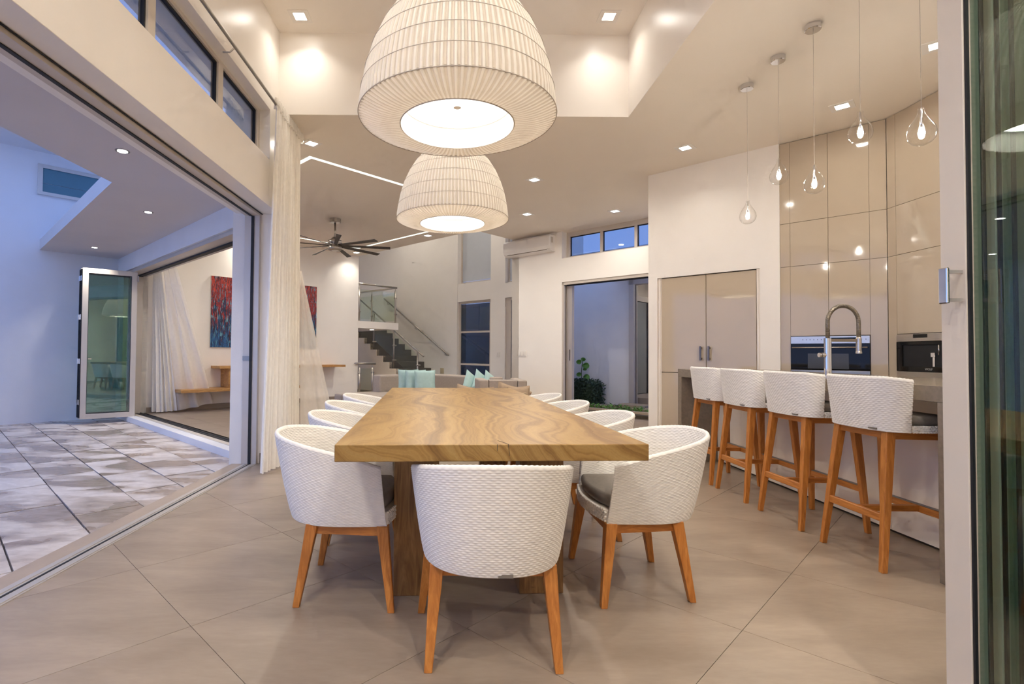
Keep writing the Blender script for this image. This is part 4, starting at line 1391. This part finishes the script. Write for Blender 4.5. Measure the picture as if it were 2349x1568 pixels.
rod = thing('curtain_rod', 'slim steel curtain rod running along the dining wall', 'curtain rod', (-1.60, 3.0, 3.25))
MB().tube([(-1.60, -1.5, 3.262), (-1.60, 5.42, 3.262)], 0.0125, 12).build('pole', 'nickel', rod, smooth=True)
for y in (3.74, 1.9, 0.1):
    MB().tube([(-1.69, y, 3.225), (-1.64, y, 3.225), (-1.60, y, 3.262)], 0.006, 8).build('bracket', 'nickel', rod)
cur = thing('dining_curtain', 'tall cream voile curtain gathered beside the terrace doorway', 'curtain', (-1.6, 5.0, 0))
ripple('drape', 'curtain', cur, [(-1.60, 4.60, 3.262), (-1.60, 4.9, 3.262), (-1.60, 5.34, 3.262)], [(-1.66, 4.52, 0.012), (-1.60, 4.85, 0.012), (-1.585, 5.34, 0.012)], 260, 30, 12, 0.017, 3)
ripple('heading', 'curtain', cur, [(-1.60, 4.59, 3.318), (-1.59, 5.39, 3.318)], [(-1.60, 4.60, 3.225), (-1.59, 5.38, 3.225)], 200, 3, 24, 0.016, 4)
ripple('billowing_edge', 'sheer', cur, [(-1.60, 5.37, 1.90), (-1.59, 5.42, 1.90)], [(-1.57, 5.40, 0.06), (-1.38, 5.46, 0.07), (-1.18, 5.46, 0.09)], 50, 24, 2.2, 0.012, 5)

cur2 = thing('living_curtain', 'white voile curtain blown into the living room beside the folded door', 'curtain', SD(3.9, 13.9))
tp = [SD(3.86, 14.33, 2.75), SD(3.88, 13.9, 2.75), SD(3.92, 13.25, 2.75)]
bt = [SD(3.86, 14.33, 0.02), SD(3.98, 14.12, 0.015), SD(4.35, 14.05, 0.03)]
ripple('drape', 'curtain', cur2, tp[:2], bt, 120, 24, 6, 0.030, 8)
ripple('billowing_edge', 'sheer', cur2, [tp[1], tp[2]], [bt[2], SD(4.75, 14.0, 0.07), SD(5.25, 14.1, 0.13)], 80, 24, 2.6, 0.03, 9)

# ================================================================== BIFOLD PANELS
def bifold_panel(t, o, ux, w, h, th, frame='alu_beige', pane='glass_green', st=0.078):
    """panel standing on o, running along unit vector ux for w, thickness th to its left-hand side"""
    ux = Vector((*ux, 0)).normalized()
    nn = Vector((-ux.y, ux.x, 0))
    O = Vector(o)
    f = lambda a, b, z: tuple(O + ux * a + nn * b + Vector((0, 0, z)))
    fr = MB().box(0, st, 0, th, 0, h, f).box(w - st, w, 0, th, 0, h, f).box(st, w - st, 0, th, 0, st, f).box(st, w - st, 0, th, h - st, h, f).build('panel_frame', frame, t, bevel=0.0015, seg=1)
    gk = MB()
    for b in (0.004, th - 0.012):
        gk.box(st, st + 0.006, b, b + 0.008, st, h - st, f).box(w - st - 0.006, w - st, b, b + 0.008, st, h - st, f).box(st, w - st, b, b + 0.008, st, st + 0.006, f).box(st, w - st, b, b + 0.008, h - st - 0.006, h - st, f)
    gk.build('gasket', 'rubber', fr)
    MB().box(st, w - st, th / 2 - 0.006, th / 2 + 0.006, st, h - st, f).build('pane', pane, fr)
    return f, fr

# stack at the living-room doorway
bs = thing('folded_door_stack', 'stack of folded glass doors swung out onto the terrace', 'door', (-5.5, 8.5, -0.06))
u0 = Vector((0.585, 0.442)).normalized()
n0 = Vector((-u0.y, u0.x))
for k in range(3):
    p = Vector((-5.79, 8.124)) + n0 * (0.062 * k) - u0 * (0.012 * k)
    f, frp = bifold_panel(bs, (p.x, p.y, 0.0), tuple(u0), 0.735, 2.36, 0.05)
    MB().box(-0.012, 0.0, 0.0, 0.05, 0.02, 2.34, f).build('edge_seal', 'rubber', frp)
    for z in (0.22, 0.86, 1.55, 2.16):
        MB().lathe([(0.007, 0), (0.007, 0.08)], f(-0.013, 0.052, z), 10).build('hinge', 'chrome', frp)
    if k == 0:
        MB().box(0.09, 0.135, -0.02, -0.008, 0.93, 0.945, f).build('lever', 'chrome', frp)
        MB().box(0.725, 0.755, 0.0, 0.03, 2.20, 2.30, f).build('hinge_plate', 'chrome', frp)

# stack right beside the viewer
ns = thing('near_door_stack', 'stack of folded glass doors filling the right edge of the picture', 'door', (1.5, 1.1, 0))
for k in range(5):
    f, frp = bifold_panel(ns, (1.405 + 0.085 * k, 1.449 - 0.80 + 0.004 * (k % 2), 0.004), (0, 1), 0.80, 2.36, 0.055, 'alu_beige', 'glass_green', 0.072)
    MB().box(0.80, 0.804, 0.006, 0.049, 0.01, 2.35, f).build('edge_seal', 'rubber', frp)
    if k == 0:
        # square pull handle near the free edge, standing off the frame
        MB().box(0.727, 0.753, 0.098, 0.106, 1.192, 1.288, f).build('pull_grip', 'chrome', frp, bevel=0.003)
        for zz in (1.198, 1.273):
            MB().box(0.736, 0.744, 0.055, 0.098, zz, zz + 0.009, f).build('pull_arm', 'alu', frp)
    if k == 2:
        MB().box(0.44, 0.56, 0.075, 0.083, 0.985, 1.0, f).build('lever', 'handle', frp)

# ================================================================== PAINTING, DESK AND BENCH
e1 = Vector((1, 1, 0)).normalized()
ang = PI / 4
px, py, _ = SD(5.24 + 1.55, C_PAINT - 0.03)
pt = thing('painting', 'large abstract painting of red and blue vertical drips on the white wall', 'painting', (px, py, 1.148), ang)
hw = (8.35 - 5.21) / R2 / 2
MB().box(-hw, hw, -0.018, 0.016, 0.0, 1.345).build('stretcher', 'canvas', pt, local=True)
MB().box(-hw + 0.003, hw - 0.003, -0.0215, -0.0182, 0.003, 1.342).build('picture', 'painting', pt, local=True)
dk = thing('wall_desk', 'long floating wooden desk shelf on the wall below the painting', 'desk', SD(7.17, 14.1, 0.755))
MB().b45(5.27, 9.07, 13.80, C_PAINT - 0.001, 0.755, 0.803).build('top', 'desk', dk, bevel=0.002)
MB().b45(5.53, 5.60, 13.86, C_PAINT - 0.001, 0.404, 0.755).build('support_panel', 'desk', dk)
bn = tag(MB().b45(4.29, 7.5, 13.58, C_PAINT - 0.022, 0.352, 0.402).build('wall_bench', 'desk', bevel=0.002), 'low floating wooden bench under the wall desk', 'bench')

# ================================================================== AIR CONDITIONER, SWITCHES
ac = thing('air_conditioner', 'white wall-mounted air conditioner under the ceiling', 'air conditioner', SD(S_AC - 0.15, 8.57, 2.95))
prof = [(0.0, 0.0), (-0.16, 0.0), (-0.24, 0.05), (-0.27, 0.10), (-0.27, 0.27), (-0.23, 0.30), (0.0, 0.30)]
d0, d1 = 7.80, 9.36
vs = [SD(S_AC + a, d, 2.965 + z) for d in (d0, d1) for a, z in prof]
n = len(prof)
MB().add(vs, [tuple(range(n)), tuple(range(2 * n - 1, n - 1, -1))] + [(i, n + i, n + (i + 1) % n, (i + 1) % n) for i in range(n)]).build('housing', 'ac', ac, bevel=0.012, seg=3)
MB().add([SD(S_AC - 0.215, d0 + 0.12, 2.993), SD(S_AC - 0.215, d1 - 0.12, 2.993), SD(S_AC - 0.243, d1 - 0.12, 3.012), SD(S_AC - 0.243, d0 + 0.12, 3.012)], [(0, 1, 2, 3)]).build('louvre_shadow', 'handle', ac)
MB().b45(S_AC - 0.262, S_AC - 0.19, d0 + 0.10, d1 - 0.10, 3.0, 3.012).build('louvre', 'ac', ac)
MB().b45(S_AC - 0.20, S_AC - 0.12, d0 - 0.004, d0, 3.12, 3.22).build('side_cover', 'alu_beige', ac)
def switch(label, s, d, z, w, h, n, mat='switch'):
    t = thing('light_switch', label, 'switch', SD(s - 0.01, d, z - h / 2))
    MB().b45(s - 0.014, s, d - w / 2, d + w / 2, z - h / 2, z + h / 2).build('plate', mat, t, bevel=0.003)
    for k in range(n):
        dd = d - w / 2 + w * (k + 0.5) / n
        MB().b45(s - 0.022, s - 0.014, dd - w * 0.28 / n, dd + w * 0.28 / n, z - h * 0.32, z + h * 0.32).build('rocker', mat, t)
switch('triple light switch on the wall beside the court doorway', S_AC, 8.87, 1.068, 0.27, 0.115, 3)
switch('double light switch on the far window wall', S_WIN + 0.03, 12.18, 1.05, 0.15, 0.135, 2)
switch('beige blank switch plate at the foot of the stair wall', S_WIN, 15.06, 0.58, 0.20, 0.16, 0, 'plate')

# ================================================================== STAIRS
SN = 12.6
stn = thing('staircase', 'dark tiled staircase rising to the left behind the sofa', 'staircase', SD(13.5, 15.5, 0))
z, d = 0.652 - 0.172 * 3, 15.708 - 0.42 * 3
first = None
for k in range(11):
    z0 = z + 0.172 * k
    dd = d + 0.42 * k
    MB().b45(SN, S_WIN - 0.002, dd, dd + 0.50, max(0, z0 - 0.19), z0).build('step', 'stair', stn)
# stringer wall below the flight
pl = []
for k in range(10):
    z0, dd = z + 0.172 * k, d + 0.42 * k
    pl += [(dd + 0.42, z0), (dd + 0.42, z0 + 0.172 if k < 9 else z0)]
pl = [(d, 0), (d, z)] + pl[:-1] + [(d + 4.2, 0)]
vs = [SD(s, a, max(0, b - 0.004)) for s in (SN - 0.03, SN + 0.12) for a, b in pl]
n = len(pl)
MB().add(vs, [tuple(range(n)), tuple(range(2 * n - 1, n - 1, -1))] + [(i, (i + 1) % n, n + (i + 1) % n, n + i) for i in range(n)]).build('stringer_wall', 'cream', stn)
rl = thing('stair_railing', 'steel and glass railing on the near side of the stairs', 'railing', SD(SN + 0.05, 15.2, 0.3))
def rail_z(dd):
    return 1.01 + (dd - 14.27) * 0.172 / 0.42
MB().tube([SD(SN + 0.06, 14.22, rail_z(14.22)), SD(SN + 0.06, 18.4, rail_z(18.4))], 0.022, 12).build('handrail', 'nickel', rl, smooth=True)
for dd in (14.55, 15.95, 17.25):
    zb = z + 0.172 * math.floor((dd - d) / 0.42)
    MB().tube([SD(SN + 0.06, dd, zb), SD(SN + 0.06, dd, rail_z(dd) - 0.02)], 0.021, 12).build('post', 'nickel', rl, smooth=True)
    for q in (0.22, 0.62):
        MB().tube([SD(SN + 0.0, dd, zb + q), SD(SN + 0.14, dd - 0.06, zb + q)], 0.022, 8).build('clamp', 'nickel', rl)
for a, b in ((14.6, 15.9), (16.0, 17.2)):
    q = [(a, rail_z(a) - 0.78), (b, rail_z(b) - 0.78), (b, rail_z(b) - 0.10), (a, rail_z(a) - 0.10)]
    vs = [SD(s, x, y) for s in (SN + 0.055, SN + 0.07) for x, y in q]
    MB().add(vs, [(0, 1, 2, 3), (7, 6, 5, 4), (0, 4, 5, 1), (1, 5, 6, 2), (2, 6, 7, 3), (3, 7, 4, 0)]).build('pane', 'glass_rail', rl)
hr = thing('wall_handrail', 'steel handrail on the tall wall behind the stairs', 'handrail', SD(S_WIN - 0.1, 16.6, 1.0))
MB().tube([SD(S_WIN - 0.10, 14.60, 1.02), SD(S_WIN - 0.10, 18.75, 2.79)], 0.022, 12).build('bar', 'nickel', hr, smooth=True)
for dd in (14.8, 16.6, 18.5):
    zz = 1.02 + (dd - 14.6) * (2.79 - 1.02) / 4.15
    MB().tube([SD(S_WIN, dd, zz - 0.09), SD(S_WIN - 0.10, dd, zz - 0.08), SD(S_WIN - 0.10, dd, zz)], 0.012, 8).build('bracket', 'nickel', hr)
# upper landing and its glass balustrade
S6 = 11.62
land = struct(MB().b45(S_CEIL - 0.05, S6, C_PAINT, 21.9, 1.645, 1.812).build('landing', 'wall'), 'white slab edge of the upper landing', 'landing')
ld = thing('landing_railing', 'glass and steel balustrade on the upper landing', 'railing', SD(10.8, 14.5, 1.812))
MB().tube([SD(S_CEIL, C_PAINT + 0.04, 2.69), SD(S6 - 0.07, C_PAINT + 0.04, 2.69)], 0.023, 12).build('handrail', 'nickel', ld, smooth=True)
MB().tube([SD(S6 - 0.06, C_PAINT + 0.04, 2.69), SD(S6 - 0.06, 18.2, 2.69)], 0.023, 12).build('handrail', 'nickel', ld, smooth=True)
for s, dd in ((S_CEIL + 0.06, C_PAINT + 0.04), (S6 - 0.10, C_PAINT + 0.06), (S6 - 0.06, 15.9), (S6 - 0.06, 17.4)):
    MB().tube([SD(s, dd, 1.812), SD(s, dd, 2.60)], 0.022, 12).build('post', 'nickel', ld, smooth=True)
    MB().tube([SD(s, dd, 2.60), SD(s, dd, 2.68)], 0.008, 8).build('post_pin', 'nickel', ld)
    for q in (0.22, 0.62):
        MB().tube([SD(s - 0.05, dd, 1.812 + q), SD(s + 0.05, dd, 1.812 + q)], 0.018, 8).build('clamp', 'nickel', ld)
MB().b45(S_CEIL + 0.12, S6 - 0.16, C_PAINT + 0.03, C_PAINT + 0.05, 1.86, 2.56).build('pane', 'glass_rail', ld)
MB().b45(S6 - 0.07, S6 - 0.05, C_PAINT + 0.13, 15.85, 1.86, 2.56).build('pane', 'glass_rail', ld)
MB().b45(S6 - 0.07, S6 - 0.05, 15.95, 17.35, 1.86, 2.56).build('pane', 'glass_rail', ld)
lr = thing('low_railing', 'short steel and glass guard rail below the landing', 'railing', SD(10.2, C_PAINT + 0.04, 0))
MB().tube([SD(9.84, C_PAINT - 0.03, 0.822), SD(10.62, C_PAINT - 0.03, 0.81)], 0.023, 12).build('handrail', 'nickel', lr, smooth=True)
MB().lathe([(0.05, -0.01), (0.05, 0.01)], SD(9.86, C_PAINT - 0.03, 0.822), 16).build('wall_plate', 'nickel', lr)
for s in (9.98, 10.50):
    MB().tube([SD(s, C_PAINT - 0.03, 0.0), SD(s, C_PAINT - 0.03, 0.72)], 0.024, 12).build('post', 'nickel', lr, smooth=True)
    MB().tube([SD(s, C_PAINT - 0.03, 0.72), SD(s, C_PAINT - 0.03, 0.80)], 0.008, 8).build('post_pin', 'nickel', lr)
    MB().tube([SD(s - 0.05, C_PAINT - 0.03, 0.6), SD(s + 0.05, C_PAINT - 0.03, 0.6)], 0.02, 8).build('clamp', 'nickel', lr)
MB().b45(10.05, 10.44, C_PAINT - 0.04, C_PAINT - 0.02, 0.06, 0.70).build('pane', 'glass_rail', lr)

# ================================================================== LIVING-ROOM SEATING
q2 = lambda v: v * R2
sofa = thing('corner_sofa', 'grey fabric corner sofa with long seat end', 'sofa', SD(8.4, 9.6, 0))
A0, A1, Bf = q2(5.42), q2(6.42), q2(7.20)
MB().b45(A0, q2(6.66), Bf, q2(7.42), 0.10, 0.685).build('backrest', 'sofa', sofa, bevel=0.035, seg=3)
MB().b45(A1, q2(6.66), q2(5.50), Bf - 0.01, 0.10, 0.685).build('backrest', 'sofa', sofa, bevel=0.035, seg=3)
MB().b45(q2(4.66), A1 - 0.01, q2(6.45), Bf - 0.01, 0.05, 0.40).build('seat', 'sofa', sofa, bevel=0.03, seg=3)
MB().b45(q2(4.66), A0 - 0.02, Bf, q2(7.42), 0.05, 0.40).build('seat', 'sofa', sofa, bevel=0.03, seg=3)
MB().b45(q2(6.0), A1 - 0.01, q2(5.52), q2(6.44), 0.05, 0.40).build('seat', 'sofa', sofa, bevel=0.03, seg=3)
MB().b45(q2(4.72), A1 + 0.2, q2(6.5), q2(7.38), 0.0, 0.05).b45(q2(6.06), A1 + 0.2, q2(5.58), q2(6.5), 0.0, 0.05).build('plinth', 'seam', sofa)

def arm_sofa(label, x, y, rz, w, dpt, h):
    t = thing('lounge_chair', label, 'armchair', (x, y, 0), rz)
    MB().box(-w / 2 + 0.14, w / 2 - 0.14, -dpt / 2, -dpt / 2 + 0.2, 0.08, h).build('backrest', 'sofa', t, local=True, bevel=0.012, seg=3)
    for sx in (-1, 1):
        MB().box(sx * w / 2, sx * (w / 2 - 0.135), -dpt / 2, dpt / 2, 0.08, h).build('armrest', 'sofa', t, local=True, bevel=0.02, seg=3)
    MB().box(-w / 2 + 0.14, w / 2 - 0.14, -dpt / 2 + 0.2, dpt / 2, 0.08, 0.42).build('seat', 'sofa', t, local=True, bevel=0.03, seg=3)
    MB().box(-w / 2 + 0.06, w / 2 - 0.06, -dpt / 2 + 0.06, dpt / 2 - 0.06, 0, 0.08).build('plinth', 'seam', t, local=True)
arm_sofa('grey fabric armchair turned away from the dining table', 0.68, 7.74, 0.05, 0.68, 0.72, 0.69)

def scatter(label, mat, x, y, z, w, h, th, rz, tilt, roll=0.0, group='scatter cushions', cat='cushion'):
    t = 14
    vs, fs = [], []
    for side in (1, -1):
        for j in range(t + 1):
            for i in range(t + 1):
                u, v = i / t * 2 - 1, j / t * 2 - 1
                pin = 1 - 0.07 * (1 - abs(u) ** 2) * abs(v) ** 3
                pin2 = 1 - 0.07 * (1 - abs(v) ** 2) * abs(u) ** 3
                bul = max(0, (1 - u ** 4) * (1 - v ** 4)) ** 0.6
                vs.append((u * w / 2 * pin2, side * th / 2 * bul + side * 0.004, v * h / 2 * pin))
    n = (t + 1) ** 2
    for s in (0, 1):
        for j in range(t):
            for i in range(t):
                a = s * n + j * (t + 1) + i
                q = (a, a + 1, a + t + 2, a + t + 1)
                fs.append(q[::-1] if s == 0 else q)
    edge = [i for i in range(t + 1)] + [(j + 1) * (t + 1) - 1 for j in range(1, t + 1)] + [t * (t + 1) + i for i in range(t - 1, -1, -1)] + [j * (t + 1) for j in range(t - 1, 0, -1)]
    for a, b in zip(edge, edge[1:] + edge[:1]):
        fs.append((a, b, n + b, n + a))
    R = Matrix.Rotation(rz, 4, 'Z') @ Matrix.Rotation(tilt, 4, 'X') @ Matrix.Rotation(roll, 4, 'Y')
    vs = [tuple((R @ Vector(p)) + Vector((x, y, z))) for p in vs]
    root = thing('scatter_cushion', label, cat, (x, y, z - h / 2), 0, group)
    MB().add(vs, fs).build('cover', mat, root, smooth=True)
    ed = [vs[i] for i in edge]
    MB().tube([((a[0] + vs[n + e][0]) / 2, (a[1] + vs[n + e][1]) / 2, (a[2] + vs[n + e][2]) / 2) for a, e in zip(ed, edge)], 0.006, 6, True).build('piping', mat, root, smooth=True)
scatter('front turquoise cushion of the three upright on the sofa', 'turq', -0.47, 8.55, 0.600, 0.345, 0.37, 0.11, 0.25, -0.12)
scatter('middle turquoise cushion of the three upright on the sofa', 'turq', -0.63, 8.66, 0.602, 0.345, 0.37, 0.11, 0.28, -0.12)
scatter('rear turquoise cushion of the three upright on the sofa', 'turq', -0.76, 8.78, 0.604, 0.345, 0.37, 0.11, 0.30, -0.12)
scatter('leftmost turquoise cushion leaning behind the armchair', 'turq', 0.29, 8.56, 0.565, 0.35, 0.35, 0.10, 0.8, -0.2, 0.55)
scatter('middle turquoise cushion leaning behind the armchair', 'turq', 0.445, 8.57, 0.575, 0.35, 0.35, 0.10, 0.8, -0.2, 0.55)
scatter('rightmost turquoise cushion peeking over the armchair', 'turq', 0.60, 8.575, 0.565, 0.34, 0.35, 0.10, 0.85, -0.2, 0.5)

def rope_sofa(label, x, y, rz, rx, ry):
    t = thing('rope_loveseat', label, 'armchair', (x, y, 0), rz)
    ring = lambda k, z, a0=PI * 0.95, a1=PI * 2.05, n=48: [(rx * k * math.cos(a0 + (a1 - a0) * i / n), ry * k * math.sin(a0 + (a1 - a0) * i / n), z) for i in range(n + 1)]
    MB().tube(ring(1.0, 0.605), 0.013, 10).build('top_rail', 'rope', t, local=True, smooth=True)
    MB().tube(ring(0.87, 0.34), 0.013, 10).build('seat_rail', 'rope', t, local=True, smooth=True)
    for k in range(30):
        a = PI + PI * (k + 0.5) / 30
        c, s = math.cos(a), math.sin(a)
        MB().taper((rx * c, ry * s, 0.605), (rx * 0.87 * c, ry * 0.87 * s, 0.34), (0.015, 0.004), (0.013, 0.004), (-s, c, 0), (c, s, 0)).build('strap', 'rope', t, local=True)
    MB().prism([(rx * 0.86 * math.cos(2 * PI * k / 40), ry * 0.86 * math.sin(2 * PI * k / 40)) for k in range(40)], 0.32, 0.36).build('seat', 'rope', t, local=True)
    for a in (0.8, 2.3, 3.95, 5.45):
        MB().taper((rx * 0.75 * math.cos(a), ry * 0.75 * math.sin(a), 0.33), (rx * 0.82 * math.cos(a), ry * 0.82 * math.sin(a), 0.0), (0.016, 0.016), (0.012, 0.012)).build('leg', 'teak_z', t, local=True)
rope_sofa('low tan rope loveseat just behind the far end of the table', 0.45, 6.25, 0.0, 0.465, 0.38)
GT = 'tan cushions on the rope loveseat'
scatter('far left tan cushion slumped on the rope loveseat', 'tan', 0.15, 6.12, 0.545, 0.26, 0.28, 0.09, 0.25, -0.35, 0.25, GT)
scatter('tan cushion second from left on the rope loveseat', 'tan', 0.33, 6.08, 0.530, 0.30, 0.28, 0.09, -0.05, -0.45, -0.1, GT)
scatter('tan cushion second from right on the rope loveseat', 'tan', 0.63, 6.12, 0.565, 0.28, 0.28, 0.09, 0.30, -0.25, 0.30, GT)
scatter('far right tan cushion upright in the rope loveseat corner', 'tan', 0.755, 6.06, 0.555, 0.26, 0.26, 0.09, -0.05, -0.25, -0.06, GT)

# ================================================================== COURT PLANTING
def leaves(name, mat, parent, n, box_fn, size, seed):
    r = np.random.default_rng(seed)
    mb = MB()
    for _ in range(n):
        c = Vector(box_fn(r))
        a, b, g = r.uniform(0, 6.28), r.uniform(-0.9, 0.9), r.uniform(0, 6.28)
        R = Matrix.Rotation(a, 3, 'Z') @ Matrix.Rotation(b, 3, 'X') @ Matrix.Rotation(g, 3, 'Y')
        l = size * r.uniform(0.7, 1.3)
        pts = [(0, -l, 0), (l * 0.42, -l * 0.1, 0.15 * l), (0, l, 0), (-l * 0.42, -l * 0.1, 0.15 * l)]
        mb.add([tuple(c + R @ Vector(p)) for p in pts], [(0, 1, 2), (0, 2, 3)])
    return mb.build(name, mat, parent)
hg = thing('hedge', 'clipped dark green hedge against the lilac court wall', 'hedge', SD(13.5, 8.15, 0.05))
def hfn(r):
    while True:
        s, d, z = r.uniform(13.15, 13.85), r.uniform(7.62, 8.85), r.uniform(0.05, 0.56)
        e = max(abs((s - 13.5) / 0.35), abs((d - 8.23) / 0.62), (z - 0.05) / 0.5 if z > 0.3 else 0)
        if e > 0.62:
            return SD(s, d, z - 0.05 * abs((d - 8.23) / 0.62) ** 2)
fo_ = leaves('foliage', 'leaf_dark', hg, 3200, hfn, 0.032, 2)
fo_['kind'] = 'stuff'
MB().b45(13.22, 13.78, 7.72, 8.8, 0.05, 0.48).build('inner_mass', 'leaf_dark', hg)
pl_ = thing('young_plant', 'young plant with a few large fresh leaves above the hedge', 'plant', SD(13.72, 8.30, 0.1))
bp = Vector(SD(13.68, 8.32, 0.4))
MB().tube([tuple(bp), tuple(bp + Vector((0.0, 0, 0.3))), tuple(bp + Vector((0.02, 0, 0.52)))], 0.008, 6).build('stem', 'stem', pl_)
for k, (dx, dz, sz, a) in enumerate([(-0.05, 0.50, 0.07, 2.4), (0.07, 0.44, 0.09, -0.6), (-0.05, 0.24, 0.065, 2.5), (0.08, 0.20, 0.085, -0.3), (0.02, 0.55, 0.06, 1.2), (0.05, 0.36, 0.05, 0.2)]):
    c = bp + Vector((dx, -0.02, dz))
    vs = [tuple(c)]
    for q in range(12):
        t_ = 2 * PI * q / 12
        r_ = sz * (1 - 0.35 * math.cos(t_ - PI) * 0.8)
        vs.append(tuple(c + Vector((r_ * math.cos(t_ + a) * 0.8, -0.02 + 0.02 * math.sin(t_ * 2), r_ * math.sin(t_ + a) * 0.7))))
    MB().add(vs, [(0, 1 + q, 1 + (q + 1) % 12) for q in range(12)]).build('leaf', 'leaf', pl_)
gc = leaves('ground_cover', 'leaf', None, 420, lambda r: SD(r.uniform(12.3, 12.75) if r.random() < 0.8 else r.uniform(12.8, 13.1), r.uniform(5.0, 8.3), r.uniform(0.06, 0.13)), 0.035, 5)
tag(gc, 'low fresh green creeping plants along the court kerb', 'ground cover')
gc['kind'] = 'stuff'
STN = [('flat stepping stone nearest the far court door', 13.45, 6.55, 0.6, 0.85, 0.12), ('flat stepping stone left of the others beside the hedge', 13.15, 7.35, 0.55, 0.7, 0.08),
       ('flat stepping stone cut off by the kitchen wall', 12.95, 6.0, 0.5, 0.75, 0.09)]
for lab, s, d, a, b, h in STN:
    poly = []
    for k in range(10):
        t_ = 2 * PI * k / 10
        c, s_ = math.cos(t_), math.sin(t_)
        poly.append(xy(s + a / 2 * math.copysign(abs(c) ** 0.5, c) * random.uniform(0.93, 1.05), d + b / 2 * math.copysign(abs(s_) ** 0.5, s_) * random.uniform(0.93, 1.05)))
    tag(MB().prism(poly, 0.05, h).build('stepping_stone', 'stone', bevel=0.006), lab, 'stone', 'stepping stones in the court')
# folding glass door standing in the far room
fd = thing('far_glass_door', 'grey framed glass door leaf in the room across the court', 'door', SD(15.2, 6.2, 0.08))
f, frp = bifold_panel(fd, SD(14.5, 7.2, 0.12), (1, 1), 0.98, 2.2, 0.05, 'alu', 'glass', 0.11)
MB().box(0.03, 0.06, -0.01, 0, 0.95, 1.08, f).build('pull', 'rubber', frp)
struct(MB().b45(14.3, 14.34, 6.55, 6.95, 0.08, 0.20).build('baseboard_beyond', 'skirt'), 'taupe skirting in the far room', 'baseboard')
